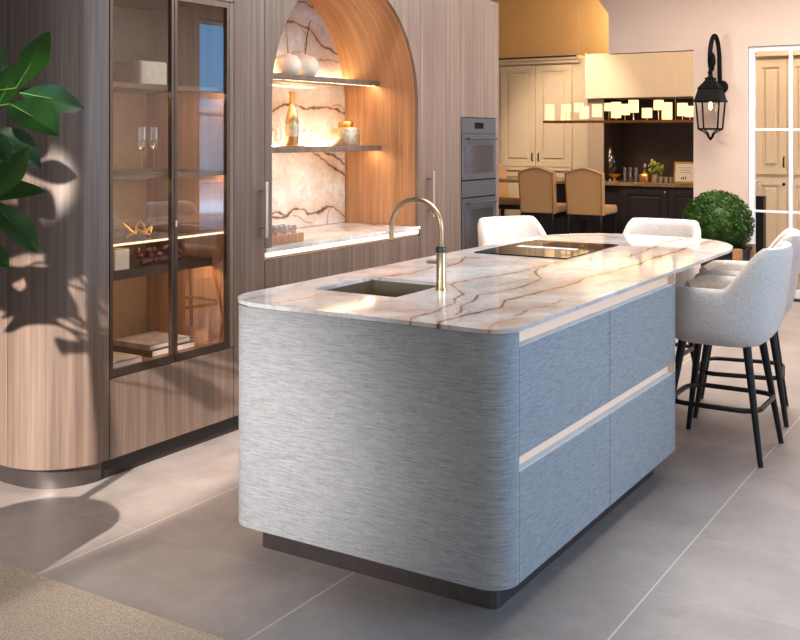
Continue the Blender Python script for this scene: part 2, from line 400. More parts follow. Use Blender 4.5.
# slim tall door between display cabinet and niche
cab = thing('tall_cabinet', 'slim tall wood cabinet door between display cabinet and arched niche', 'cabinet', (4.2, 3.9, 0))
B().box(4.080, 4.331, YC+.024, 4.236, ZB, ZT).build('carcass', 'dark', cab)
d_ = B().box(4.082, 4.329, YC, YC+.022, ZB, ZT).build('door', 'wood', cab)
def bar_handle(parent, x, z0, z1, w=.011):
    b = B().box(x-w, x+w, YC-.046, YC-.034, z0, z1, .002)
    for z in (z0+.05, z1-.05): b.box(x-.006, x+.006, YC-.036, YC-.0005, z-.006, z+.006)
    return b.build('handle', 'champ', parent)
bar_handle(d_, 4.297, 1.02, 1.32)
plinth(cab, 4.08, 4.331)

# arched niche
xl, xr, zs = 4.393, 5.944, 1.78; xc = (xl+xr)/2; ra = (xr-xl)/2; YN = 4.19
nic = thing('arched_niche', 'tall wood arch niche with marble back and two lit shelves', 'niche', (xc, 3.9, .956))
archpts = arc(xc, zs, ra, PI, 0, 48)
face = [(4.333, .957), (xl, .957)] + archpts + [(xr, .957), (5.971, .957), (5.971, ZT), (4.333, ZT)]
B().prism(face, YC, YC+.022, 'y').build('arch_front', 'wood', nic)
path = [(xl, .957)] + [(xl, .957+(zs-.957)*k/6) for k in range(1, 6)] + archpts + [(xr, zs+(.957-zs)*k/6) for k in range(1, 7)]
b = B(); uvl = b.bm.loops.layers.uv.new('UVMap'); L = 0; prev = None
for i, (x, z) in enumerate(path):
    if i: L += math.hypot(x-path[i-1][0], z-path[i-1][1])
    cur = (b.bm.verts.new((x, YC+.0225, z)), b.bm.verts.new((x, YN, z)), L)
    if prev:
        f = b.bm.faces.new((prev[0], cur[0], cur[1], prev[1]))
        for lp, uv in zip(f.loops, ((prev[2], 0), (cur[2], 0), (cur[2], .6), (prev[2], .6))): lp[uvl].uv = uv
    prev = cur
lin = b.build('arch_lining', 'wood_arch', nic, True, recalc=False)
lin.data.update()

# explicit vein layout, stored on dense marble meshes
def wig(a, b):
    return (np.sin(a*31+b*17+1.3)+.6*np.sin(a*67-b*41+.4)+.4*np.sin(a*131+b*97+2.2))*.5
def vein_field(P, lines):
    out = np.zeros(len(P)); warm = np.zeros(len(P))
    Q = P + np.stack([wig(P[:, 0], P[:, 1]), wig(P[:, 1]+3.1, P[:, 0]-1.7)], 1)*.010
    for pts, w, s in lines:
        pts = np.array(pts); dmin = np.full(len(P), 9.0)
        for a, b in zip(pts[:-1], pts[1:]):
            ab = b-a; t = np.clip(((Q-a)@ab)/max(ab@ab, 1e-9), 0, 1)
            dmin = np.minimum(dmin, np.linalg.norm(Q-(a+t[:, None]*ab), axis=1))
        ww = w*.72*(1+.6*wig(P[:, 0]*.5+9, P[:, 1]*.6))
        ww = np.maximum(ww, w*.35)
        out = np.maximum(out, s*np.exp(-(dmin/ww)**2)); warm = np.maximum(warm, s*.6*np.exp(-(dmin/(w*5+.02))**2))
    return np.clip(out, 0, 1), np.clip(warm, 0, 1)
def set_vein(me, vals):
    at = me.color_attributes.new('vein', 'FLOAT_COLOR', 'POINT'); a = np.zeros((len(me.vertices), 4), dtype=np.float32); a[:, 3] = 1
    a[:, 0] = vals[0]; a[:, 1] = vals[1]; at.data.foreach_set('color', a.ravel())

nl = []
def nv(px, w=.006, s=.9): nl.append(([(onY(x, y, YN).x, onY(x, y, YN).z) for x, y in px], w, s))
nv([(270, 18), (282, 20.6), (293, 22.5), (310, 29), (321, 45), (330.6, 49), (342, 57), (350, 66)], .010)
nv([(285, -2), (297, 2), (305, 3), (313, 7.5), (322, 9)], .007)
nv([(300, 26), (308, 38), (304, 50), (311, 57), (319, 60), (331, 61), (342, 62), (350, 60)], .005, .6)
nv([(270, 60), (276, 57), (290, 55), (304, 50)], .005, .5)
nv([(268, 112), (273.5, 110), (285.6, 105), (297, 105), (307, 109), (321, 108), (329, 107), (336, 109), (345.6, 114), (352, 120)], .010)
nv([(325, 108), (336, 104), (346, 110)], .005, .6)
nv([(306, 146), (314, 152.5), (325, 160), (334, 167.5), (344.7, 174), (352, 178)], .009)
nv([(318, 147), (325, 152.5), (335, 157), (344.7, 164.7), (352, 168)], .008)
nv([(268, 219), (272, 218), (287, 216), (289, 214), (294, 210), (304, 209), (307.5, 214), (319, 211.5), (328, 207), (334, 208), (340, 213), (348, 219)], .011)
nv([(268, 215), (272, 213), (276.6, 211.6), (284, 214), (289, 215)], .007)
nv([(294, 215), (306.6, 223), (312, 224)], .006, .7); nv([(327, 224), (328, 215), (330, 209)], .005, .6)
nv([(268, 128), (276, 132), (274, 141), (284, 146)], .006, .6); nv([(268, 139), (280, 141), (290, 136)], .005, .5)
gx = np.linspace(xl-.002, xr+.002, 250); gz = np.linspace(.957, zs+ra+.01, 270)
GX, GZ = np.meshgrid(gx, gz, indexing='ij'); P2 = np.stack([GX.ravel(), GZ.ravel()], 1)
nx_, nz_ = len(gx), len(gz)
vs = np.stack([P2[:, 0], np.full(len(P2), YN), P2[:, 1]], 1)
I = (np.arange(nx_-1)[:, None]*nz_ + np.arange(nz_-1)[None]).ravel()
fs = np.stack([I, I+nz_, I+nz_+1, I+1], 1)
me = bpy.data.meshes.new('back_panel'); me.from_pydata(vs.tolist(), [], fs.tolist()); set_vein(me, vein_field(P2, nl))
mesh_obj('back_panel', me, 'marble_v', nic)
dd = ray(381, 0); ysf = xr/dd[0]*dd[1]
NS = []
for py0, py1 in ((81.5, 88), (145.5, 151.5)):
    z1 = zline(381, py0, ysf); z0 = z1-.027
    s_ = B().box(xl+.001, xr-.001, ysf, YN-.02, z0, z1, .002).build('shelf', 'wood', nic); NS.append(z1)
    B().box(xl+.03, xr-.03, YN-.040, YN-.024, z1+.0003, z1+.007).build('light_strip', 'led', s_)
    B().box(xl+.002, xr-.002, ysf+.001, ysf+.02, z0-.008, z0-.0004).build('front_lip', 'wood', s_)
    B().box(xl+.03, xr-.03, ysf+.024, ysf+.034, z0-.007, z0-.0005).build('light_strip', 'led_dim', s_)
    for k in (0,):
        B().lathe([(.012, 0), (.012, .004)], (xr-.06, ysf+.06, z0-.0045), 12).build('spotlight', 'led', s_)

# worktop and base unit below the niche
wt = B().box(4.335, 5.969, YC-.006, 4.236, .932, .955, .002)
single('niche_worktop', 'marble worktop running inside the arched niche', 'worktop', wt, 'marble')
bc = thing('base_cabinet', 'low wood base cabinet with two drawers under the arched niche', 'cabinet', (5.15, 3.9, 0))
B().box(4.336, 5.968, YC+.03, 4.236, ZB, .9315).build('carcass', 'dark', bc)
B().box(4.337, 5.968, YC+.012, YC+.03, .888, .931).build('grip_rail', 'champ', bc)
B().box(4.345, 5.95, YC-.003, YC+.010, .905, .929, .003).build('light_strip', 'ledsoft', bc)
for a, b_ in ((4.336, 5.160), (5.164, 5.968)): B().box(a, b_, YC, YC+.022, ZB, .885).build('drawer', 'wood', bc)
plinth(bc, 4.333, 5.971)

# tall cabinet beside the ovens
cab = thing('tall_cabinet', 'wide tall wood cabinet door with long bar handle next to ovens', 'cabinet', (6.25, 3.9, 0))
B().box(5.973, 6.53, YC+.024, 4.236, ZB, ZT).build('carcass', 'dark', cab)
d_ = B().box(5.974, 6.529, YC, YC+.022, ZB, ZT).build('door', 'wood', cab)
bar_handle(d_, 6.085, 1.01, 1.325)
plinth(cab, 5.973, 6.53)
# oven tower
cab = thing('oven_housing', 'tall wood housing built around two stacked ovens', 'cabinet', (6.84, 3.9, 0))
ox0, ox1 = 6.55, 7.098; ozt, oza, ozb, ozc, ozd = 1.70, 1.236, 1.109, .56, .1
B().box(6.532, 7.139, YC+.3, 4.236, ZB, ZT).build('carcass', 'dark', cab)
B().box(6.532, 7.138, YC, YC+.022, ozt+.004, ZT).build('upper_door', 'wood', cab)
B().box(6.532, 7.138, YC, YC+.022, ZB, ozc-.004).build('lower_door', 'wood', cab)
B().box(6.532, ox0-.002, YC, YC+.022, ozc-.002, ozt+.002).build('face_strip', 'wood', cab)
B().box(ox1+.002, 7.138, YC, YC+.022, ozc-.002, ozt+.002).build('face_strip', 'wood', cab)
B().box(7.14, 7.158, YC, 4.236, 0, ZT).build('side_panel', 'wood', cab)
plinth(cab, 6.532, 7.14)
def oven(label, z0, z1, panel):
    t = thing('oven', label, 'oven', ((ox0+ox1)/2, 3.7, z0), 0)
    B().box(ox0+.002, ox1-.002, YC+.004, YC+.29, z0, z1-.001).build('body', 'dark', t)
    zp = z1-.002
    if panel:
        B().box(ox0, ox1, YC-.004, YC+.003, z1-.115, z1-.002).build('control_panel', 'steel', t); zp = z1-.12
        B().box((ox0+ox1)/2-.07, (ox0+ox1)/2+.07, YC-.0055, YC-.0042, z1-.08, z1-.035).build('display', 'blackglass', t)
    dr = B().box(ox0, ox1, YC-.006, YC+.003, z0+.006, zp).build('door', 'steel', t)
    B().box(ox0+.05, ox1-.05, YC-.0085, YC-.0062, z0+.05, zp-.085).build('window', 'ovenglass', dr)
    zh = zp-.035
    hb = B().tube([(ox0+.05, YC-.04, zh), (ox1-.05, YC-.04, zh)], .008, 10)
    for x in (ox0+.08, ox1-.08): hb.tube([(x, YC-.04, zh), (x, YC-.006, zh)], .006, 8)
    hb.build('handle', 'smoked', dr, True)
oven('upper grey glass oven with control strip, topmost of the oven stack', oza+.003, ozt, True)
t = thing('warming_drawer', 'slim grey warming drawer between the two ovens', 'drawer', ((ox0+ox1)/2, 3.7, ozb), 0)
B().box(ox0+.002, ox1-.002, YC+.004, YC+.29, ozb+.002, oza-.001).build('body', 'dark', t)
B().box(ox0, ox1, YC-.006, YC+.003, ozb+.006, oza-.004).build('drawer_front', 'steel', t)
oven('lower grey glass oven below the slim warming drawer', ozc, ozb-.001, False)

# ------------------------------------------------------------------ contents of the display cabinet
def leafcirc(n, r): return [(r*math.cos(2*PI*k/n), r*math.sin(2*PI*k/n)) for k in range(n)]
# boxes use px measurements on their shelf depth
p = onY(141, 84, 3.76); z = sh[0]
t = thing('storage_box', 'pale rounded box with tan side on the top glass cabinet shelf', 'box', (p.x+.08, 3.87, z))
bx0 = onY(141, 84, 3.80).x; bx1 = onY(168, 84, 3.80).x
B().box(bx0, bx1, 3.80, 3.86, z+.001, z+.128, .014, 3).build('lid', 'mint', t, True)
B().box(bx0+.003, bx1-.003, 3.861, 4.0, z+.001, z+.122, .003).build('body', 'boxtan', t)
def flute(name, label, x, y, z, h, r, group=None):
    t = thing(name, label, 'glass', (x, y, z), 0, group)
    B().lathe([(r*1.05, 0.0), (r*1.05, .003), (.004, .008), (.0035, h*.45), (.006, h*.47)], (x, y, z+.0005), 20).build('foot', 'crystal', t, True)
    B().lathe([(.006, h*.47), (r*.8, h*.56), (r, h*.75), (r*.9, h)], (x, y, z+.0005), 20, False).build('bowl', 'crystal', t, True)
    return t
for i, (px, lab) in enumerate(((142, 'tall champagne flute standing nearer the hinge side of the lit shelf'), (154, 'tall champagne flute standing nearer the door knob on the lit shelf'))):
    q = onY(px, 172, 3.85); flute('champagne_flute', ('clear stemmed champagne flute on cabinet middle shelf, ' + ('closer to the fig plant' if i == 0 else 'closer to the island')), q.x, 3.85, sh[1], .225, .027, 'champagne flutes in the display cabinet')
# gold branch sculpture on the glass shelf
t0 = onY(135, 240, 3.78); g = B()
for (dx, pts) in ((0, [(-.055, 0), (-.03, .02), (0, .012), (.03, .03), (.06, .012), (.09, .0)]), (0, [(-.03, .02), (-.055, .05), (-.075, .075)]), (0, [(0, .012), (.015, .045), (.04, .07), (.055, .045), (.06, .012)]), (0, [(.06, .012), (.09, .04), (.115, .055), (.12, .03), (.095, .008)])):
    g.tube([(t0.x+a, 3.78+.015*math.sin(a*60), zg+.007+b) for a, b in pts], [.008]*(len(pts)-1)+[.004], 8)
single('branch_sculpture', 'small twisted gold branch ornament on the glass shelf', 'ornament', g, 'gold', True)
# ivory box and plum coral on the lower bronze shelf
q0, q1 = onY(112, 268, y3+.03), onY(127, 268, y3+.03)
zt3 = z3+.098
single('ivory_box', 'square ivory box on the lower cabinet shelf beside plum beads', 'box', B().box(max(q0.x, X0+.025), q1.x, y3+.012, y3+.10, z3+.0005, min(zt3, zg-.012), .004), 'mint')
t = thing('bead_garland', 'heap of dark plum wooden beads on the lower cabinet shelf', 'ornament', (onY(160, 258, y3+.08).x, y3+.08, z3))
bd = B(); random.seed(8)
cxg = onY(160, 258, y3+.08).x; k = 0; pl = []
for lay in range(3):
    for j in range(15-4*lay):
        x = cxg - .135 + .27*j/(14-4*lay) + .03*lay*0; y = y3+.055+.05*random.random()
        bd.sphere((x+random.uniform(-.006, .006), y, z3+.018+.026*lay), .0175, 2)
bd.build('beads', 'grape', t, True)
# books on the deck
def book(label, px, py, y0, y1, w, th, z, cover='bookgrey', rot=0):
    q = onY(px, py, y0); t = thing('book', label, 'book', (q.x+w/2, (y0+y1)/2, z), 0, 'books in the display cabinet')
    xa, xb = q.x, q.x+w
    B().box(xa+.004, xb-.003, y0+.001, y1-.004, z+.0045, z+th-.0045).build('pages', 'paper', t)
    B().box(xa, xb, y0, y1, z+.0005, z+.004).box(xa, xb, y0, y1, z+th-.004, z+th).box(xa, xa+.003, y0, y1, z+.004, z+th-.004).build('cover', cover, t)
book('thin pale book lying on the cabinet floor close to the rounded corner', 112.5, 361, 3.645, 3.86, .185, .038, zdk)
book('thick grey book lying on the cabinet floor, underneath of its pair', 152, 352, 3.70, 3.98, .30, .034, zdk, 'bookdark')
book('grey photo book lying on top of the thick book', 150, 346, 3.71, 3.97, .28, .026, zdk+.0345)

# ------------------------------------------------------------------ contents of the niche
def bud_vase(label, px, r, z, y, stemh, lean):
    c = onY(px, 75, y); t = thing('bud_vase', label, 'vase', (c.x, y, z), 0, 'white vases on the niche top shelf')
    prof = [(r*.45, 0), (r*.8, r*.18), (r, r*.62), (r*.96, r*.95), (r*.7, r*1.25), (r*.25, r*1.36), (r*.2, r*1.42), (r*.14, r*1.40), (r*.14, r*1.2)]
    B().lathe([(a_, h_*1.2) for a_, h_ in prof], (c.x, y, z+.001), 32).build('body', 'vase', t, True)
    z1 = z+r*1.55
    tw = B().tube([(c.x, y, z1), (c.x+lean*.4, y, z1+stemh*.55), (c.x+lean, y, z1+stemh)], [.004, .004, .003], 6)
    if stemh > .22: tw.tube([(c.x+lean, y, z1+stemh), (c.x+lean+.018, y, z1+stemh+.01)], [.004, .002], 6)
    tw.build('twig', 'stem' if stemh > .2 else 'boxtan', t, True)
bud_vase('white round bud vase with thin pale twig, nearer the slim tall door', 288, .083, NS[0], 4.03, .19, -.015)
bud_vase('white round bud vase with dark forked twig on the niche top shelf', 305, .090, NS[0], 4.08, .23, .05)
q = onY(292, 143, 4.02)
t = thing('bottle', 'amber champagne bottle with foil neck on the niche middle shelf', 'bottle', (q.x, 4.02, NS[1]))
B().lathe([(.040, 0), (.043, .006), (.043, .15), (.036, .19), (.018, .245), (.0155, .26)], (q.x, 4.02, NS[1]+.0085), 28).build('body', 'bottle', t, True)
B().lathe([(.017, .26), (.0165, .315), (.019, .318), (.019, .332), (.012, .336)], (q.x, 4.02, NS[1]+.0085), 24).build('foil', 'gold', t, True)
B().lathe([(.0436, .055), (.0436, .135)], (q.x, 4.02, NS[1]+.0085), 28, False).build('paper_label', 'silver', t, True)
single('coaster', 'small round gold tray under the champagne bottle', 'tray', B().lathe([(.075, 0), (.082, .003), (.082, .007), (.072, .007), (.07, .0075)], (q.x, 4.02, NS[1]+.0005), 32), 'gold', True)
for px, lab in ((307, 'stemless clear glass in the niche between bottle and silver canister'), (276, 'stemless clear glass in the niche on the far side of the bottle')):
    qq = onY(px, 143, 4.07); tt = thing('tumbler', lab, 'glass', (qq.x, 4.07, NS[1]), 0, 'glasses on the niche middle shelf')
    B().lathe([(.022, 0), (.034, .012), (.04, .05), (.035, .105)], (qq.x, 4.07, NS[1]+.004), 22, False).build('bowl', 'crystal', tt, True)
    B().lathe([(.022, 0), (.026, .0035)], (qq.x, 4.07, NS[1]+.0005), 22).build('base', 'crystal', tt, True)
cx_ = onY(345.5, 144, 4.02).x; r_ = .100
t = thing('canister', 'silver mirrored round canister with smaller lid on the niche shelf', 'canister', (cx_, 4.02, NS[1]))
B().lathe([(r_*.96, 0), (r_, .006), (r_, .112), (r_*.97, .12), (r_*.6, .122)], (cx_, 4.02, NS[1]+.001), 40).build('body', 'silver', t, True)
B().lathe([(r_*.5, .123), (r_*.52, .126), (r_*.52, .155), (r_*.46, .163), (.02, .165)], (cx_, 4.02, NS[1]+.001), 32).build('lid', 'gold', t, True)
# tray with tumblers on the worktop
q0 = onZ(268, 240.5, .956); q1 = onZ(304, 240.5, .956)
tx1 = q1.x; tx0 = tx1-.36; ty = q1.y
single('serving_tray', 'pale wood block tray with shot glasses on the niche worktop', 'tray', B().box(tx0, tx1, ty, ty+.17, .9555, 1.003, .003), 'wood_in')
for k in range(8):
    gxp = tx0+.05+.085*(k % 4); gyp = ty+.045+.08*(k//4)
    tag(B().lathe([(.022, 0), (.024, .003), (.027, .045), (.0245, .045), (.021, .008)], (gxp, gyp, 1.0035), 16).build('shot_glass', 'crystal', None, True), 'small clear shot glass standing on the pale niche tray', 'glass', 'shot glasses on the niche tray')

# ------------------------------------------------------------------ kitchen island
IX0, IX1, IY0, IY1 = 2.952, 4.742, 1.456, 2.625; zc0, zc1 = .931, .946; RC = .10
isl = thing('kitchen_island', 'large kitchen island clad in grey woven veneer with rounded corners', 'kitchen island', ((IX0+IX1)/2, (IY0+IY1)/2, 0))
# wrap-around end cladding: end face with both rounded corners and the long far side
ou = [(IX1, IY1)] + arc(IX0+RC, IY1-RC, RC, .5*PI, PI, 14) + arc(IX0+RC, IY0+RC, RC, PI, 1.5*PI, 14) + [(IX0+RC+.006, IY0)]
inn = [(IX0+RC+.006, IY0+.02)] + arc(IX0+RC, IY0+RC, RC-.02, 1.5*PI, PI, 14) + arc(IX0+RC, IY1-RC, RC-.02, PI, .5*PI, 14) + [(IX1, IY1-.02)]
B().prism(ou+inn, ZB, zc0-.002, 'z').build('end_cladding', 'linen', isl, True)
B().box(IX1-.018, IX1, IY0, IY1-.021, ZB, zc0-.001).build('back_cladding', 'linen', isl)
gtop, g1t, g1b = .877, .515, .466; xs = 3.890; xa = IX0+RC+.009; xb = IX1-.020
B().box(xa+.001, xb, IY0+.045, IY0+.06, ZB, zc0-.002).build('carcass', 'dark', isl)
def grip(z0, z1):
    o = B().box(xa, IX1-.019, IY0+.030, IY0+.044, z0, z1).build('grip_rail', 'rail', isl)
    B().box(xa, IX1-.019, IY0+.002, IY0+.030, z0-.001, z0+.002).build('rail_lip', 'white', o)  # white stands in for the light caught along the lip
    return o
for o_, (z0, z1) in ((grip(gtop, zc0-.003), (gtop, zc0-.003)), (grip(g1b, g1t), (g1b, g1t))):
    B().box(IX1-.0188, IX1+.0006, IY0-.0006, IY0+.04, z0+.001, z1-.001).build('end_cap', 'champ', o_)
for a, b_ in ((xa, xs-.0026), (xs+.0026, xb)):
    for z0, z1 in ((ZB, g1b-.002), (g1t, gtop-.002)):
        B().box(a, b_, IY0, IY0+.02, z0, z1, .001, 1).build('drawer', 'linen', isl)
pr = rrect(IX0+.085, IX1-.06, IY0+.075, IY1-.085, [.03, .03, .03, .03], 8)
B().prism(pr, 0, ZB-.001, 'z').build('plinth', 'smoked', isl, True)
# marble countertop: dense sheet so the vein layout sits in the mesh
CX0, CX1, CY0, CY1 = 2.947, 6.27, 1.446, 2.685
SX0, SX1 = 3.345, 3.78; SY0, SY1 = 2.118, 2.515
RN, RN2, RF = .10, .21, .40
def yr(x):
    lo, hi = CY0, CY1
    if x < CX0+RN: lo += RN-math.sqrt(max(0, RN**2-(CX0+RN-x)**2))
    if x < CX0+RN2: hi -= RN2-math.sqrt(max(0, RN2**2-(CX0+RN2-x)**2))
    if x > CX1-RF-.25:
        u = (x-(CX1-RF-.25))/(RF+.25); d = .47*(1-max(0, 1-min(1, u)**2.2)**.5); lo += d; hi -= d
    return lo, hi
xsn = [CX0+RN*(1-math.cos(PI/2*k/14)) for k in range(15)]
mid = list(np.arange(CX0+RN+.006, SX0, .006)) + [SX0] + list(np.arange(SX0+.006, SX1-.002, .006)) + [SX1] + list(np.arange(SX1+.006, CX1-RF-.25, .007))
ue = [CX1-RF-.25+(RF+.25)*math.sin(PI/2*k/60) for k in range(61)]
gx = np.array(xsn+mid+ue)
ybase = np.concatenate([np.linspace(CY0, SY0, 122), np.linspace(SY0, SY1, 76)[1:], np.linspace(SY1, CY1, 29)[1:]]); vb = (ybase-CY0)/(CY1-CY0)
lohi = np.array([yr(x) for x in gx]); GY = lohi[:, :1]+(lohi[:, 1:]-lohi[:, :1])*vb[None]
nx_, ny_ = len(gx), len(vb)
P2 = np.stack([np.repeat(gx, ny_), GY.ravel()], 1)
I = (np.arange(nx_-1)[:, None]*ny_+np.arange(ny_-1)[None]); cxm = (gx[:-1]+gx[1:])/2; cym = (GY[:-1, :-1]+GY[1:, 1:])/2
hole = ((cxm[:, None] > SX0) & (cxm[:, None] < SX1) & (cym > SY0) & (cym < SY1))
I = I[~hole]; fs = np.stack([I, I+ny_, I+ny_+1, I+1], 1).tolist()
V = [(x, y, zc1) for x, y in P2]
rim = [i*ny_ for i in range(nx_)] + [(nx_-1)*ny_+j for j in range(1, ny_)] + [i*ny_+ny_-1 for i in range(nx_-2, -1, -1)] + [j for j in range(ny_-2, 0, -1)]
base = len(V); cen = np.array([(CX0+CX1)/2, (CY0+CY1)/2])
for i in rim: V.append((P2[i, 0], P2[i, 1], zc0))
m = len(rim)
for k in range(m): fs.append([rim[k], base+k, base+(k+1) % m, rim[(k+1) % m]])
ic = int(np.argmin(abs(gx-SX1)))+6          # underside of the overhang and hob zone, clear of the sink
for i in range(ic, nx_-1): fs.append([base+i, base+m-(i-0) if False else base+(nx_-1)+(ny_-1)+(nx_-1-i), base+(nx_-1)+(ny_-1)+(nx_-2-i), base+i+1])
ix = {round(float(v), 5): i for i, v in enumerate(gx)}
i0 = int(np.argmin(abs(gx-SX0))); i1 = int(np.argmin(abs(gx-SX1))); j0 = int(np.argmin(abs(ybase-SY0))); j1 = int(np.argmin(abs(ybase-SY1)))
hr = [i*ny_+j0 for i in range(i0, i1+1)] + [i1*ny_+j for j in range(j0+1, j1+1)] + [i*ny_+j1 for i in range(i1-1, i0-1, -1)] + [i0*ny_+j for j in range(j1-1, j0, -1)]
hb = len(V)
for i in hr: V.append((P2[i, 0], P2[i, 1], zc0))
m2 = len(hr)
for k in range(m2): fs.append([hr[k], hr[(k+1) % m2], hb+(k+1) % m2, hb+k])
cl = []
def cv(px, w=.006, s=.9): cl.append(([tuple(onZ(x, y, zc1)[:2]) for x, y in px], w, s))
cv([(380, 277), (388, 276), (414, 273), (430, 267.6), (446, 266.4), (458, 263.6), (463, 259), (468, 257), (478, 258)], .008, .8)
cv([(570, 260.6), (544, 265), (524, 271), (500, 275), (480, 278), (451, 284), (464, 294.4), (455, 299), (449, 306), (440, 310), (425, 314), (410, 318), (408.5, 326)], .006)
cv([(456, 314), (465, 305), (476, 298), (478, 295.6), (500, 292), (520, 287), (538, 281), (539, 276), (533, 272), (542, 268), (548, 264), (560, 261)], .006)
cv([(437, 330), (438, 322), (446, 320.4), (476, 313), (500, 307), (508, 300), (526, 295), (540, 292), (560, 288), (590, 277), (620, 269.4), (638, 264), (656, 257), (674, 252.6), (690, 246), (712, 241), (730, 238)], .010)
cv([(628, 257), (636, 254), (648, 250), (658, 245), (670, 241), (690, 238)], .009, .7)
cv([(276, 303), (298, 299), (310, 297), (318, 294.5)], .009, .55); cv([(245, 300), (258, 297), (278, 295)], .006, .5)
cv([(440, 312), (420, 309), (400, 312), (385, 309)], .005, .4); cv([(455, 300), (470, 312), (448, 327)], .004, .4)
cv([(520, 318), (500, 322), (485, 331)], .006, .4); cv([(560, 300), (548, 306), (530, 309), (515, 316)], .006, .5)
cv([(600, 285), (615, 280), (640, 282), (655, 276)], .010, .35); cv([(620, 262), (560, 270), (500, 285)], .004, .3)
cv([(560, 236), (600, 235), (620, 238)], .01, .5); cv([(404, 280), (380, 288), (350, 306)], .004, .25)
dark, warm = vein_field(P2, cl)
tone = np.clip((P2[:, 0]-3.7)/2.2, 0, 1)*.42+.0 + .9*np.exp(-(((P2[:, 0]-3.12)/.22)**2+((P2[:, 1]-1.52)/.10)**2)) + .5*np.exp(-(((P2[:, 0]-4.6)/.5)**2+((P2[:, 1]-1.6)/.09)**2))
warm = np.clip(warm*.8+tone*(.5+.5*wig(P2[:, 0]*.12, P2[:, 1]*.35)), 0, 1)
full = lambda a: np.concatenate([a, a[rim], a[hr]])
me = bpy.data.meshes.new('countertop'); me.from_pydata(V, [], fs); set_vein(me, (full(dark), full(warm)))
ct = tag(mesh_obj('countertop', me, 'marble_v'), 'long cream marble countertop with dark veins and rounded overhanging end', 'countertop')

# sink bowl, tap, hob
t = thing('sink', 'rectangular undermounted sink bowl set in the marble countertop', 'sink', ((SX0+SX1)/2, (SY0+SY1)/2, .72))
sk = B(); a, b_, c, d = SX0-.004, SX1+.004, SY0-.004, SY1+.004; zt_, zb_ = zc0-.0015, .72
o = [(a, c), (b_, c), (b_, d), (a, d)]; i_ = [(a+.02, c+.02), (b_-.02, c+.02), (b_-.02, d-.02), (a+.02, d-.02)]
vs = [(x, y, zt_) for x, y in o] + [(x, y, zb_) for x, y in i_]
sk.faces(vs, [(0, 1, 5, 4), (1, 2, 6, 5), (2, 3, 7, 6), (3, 0, 4, 7), (4, 5, 6, 7)]); sk.build('bowl', 'sinkm', t)
B().lathe([(.04, 0), (.045, .004), (.02, .005)], ((SX0+SX1)/2, (SY0+SY1)/2, zb_+.001), 24).build('drain', 'champ', t, True)
TX, TY = 3.607, 2.066
t = thing('kitchen_tap', 'brushed brass gooseneck tap standing beside the sink', 'tap', (TX, TY, zc1))
B().lathe([(.026, 0), (.026, .004), (.0195, .006), (.0195, .15), (.018, .152)], (TX, TY, zc1), 28).build('body', 'brass', t, True)
B().lathe([(.022, .152), (.023, .156), (.023, .17), (.020, .175), (.010, .176)], (TX, TY, zc1), 28).build('collar', 'smoked', t, True)
rg_ = .119; zct = 1.308-rg_
pts = [(TX, TY, zc1+.17), (TX, TY, zct-.05)] + [(TX, TY+rg_-rg_*math.cos(PI*k/24), zct+rg_*math.sin(PI*k/24)) for k in range(25)] + [(TX, TY+2*rg_, zct-.045)]
B().tube(pts, .0105, 16).build('spout', 'brass', t, True)
B().tube([(TX-.01, TY+.015, zc1+.112), (TX-.014, TY+.058, zc1+.112)], [.007, .007], 12).build('lever', 'brass', t, True)
hx = [onZ(x, y, zc1) for x, y in ((470, 253), (535, 241), (622, 245.5), (565, 259))]
hX0 = (hx[0].x+hx[3].x)/2; hX1 = (hx[1].x+hx[2].x)/2; hY0 = (hx[2].y+hx[3].y)/2; hY1 = (hx[0].y+hx[1].y)/2
t = thing('induction_hob', 'black glass induction hob with centre extractor slot on the marble island', 'hob', ((hX0+hX1)/2, (hY0+hY1)/2, zc1))
B().prism(rrect(hX0, hX1, hY0, hY1, .006, 3), zc1+.0005, zc1+.006, 'z').build('glass_plate', 'blackglass', t)
xmh = (hX0+hX1)/2
B().box(xmh-.03, xmh+.03, hY0+.10, hY1-.08, zc1+.0062, zc1+.009, .001).build('extractor_slot', 'frame', t)

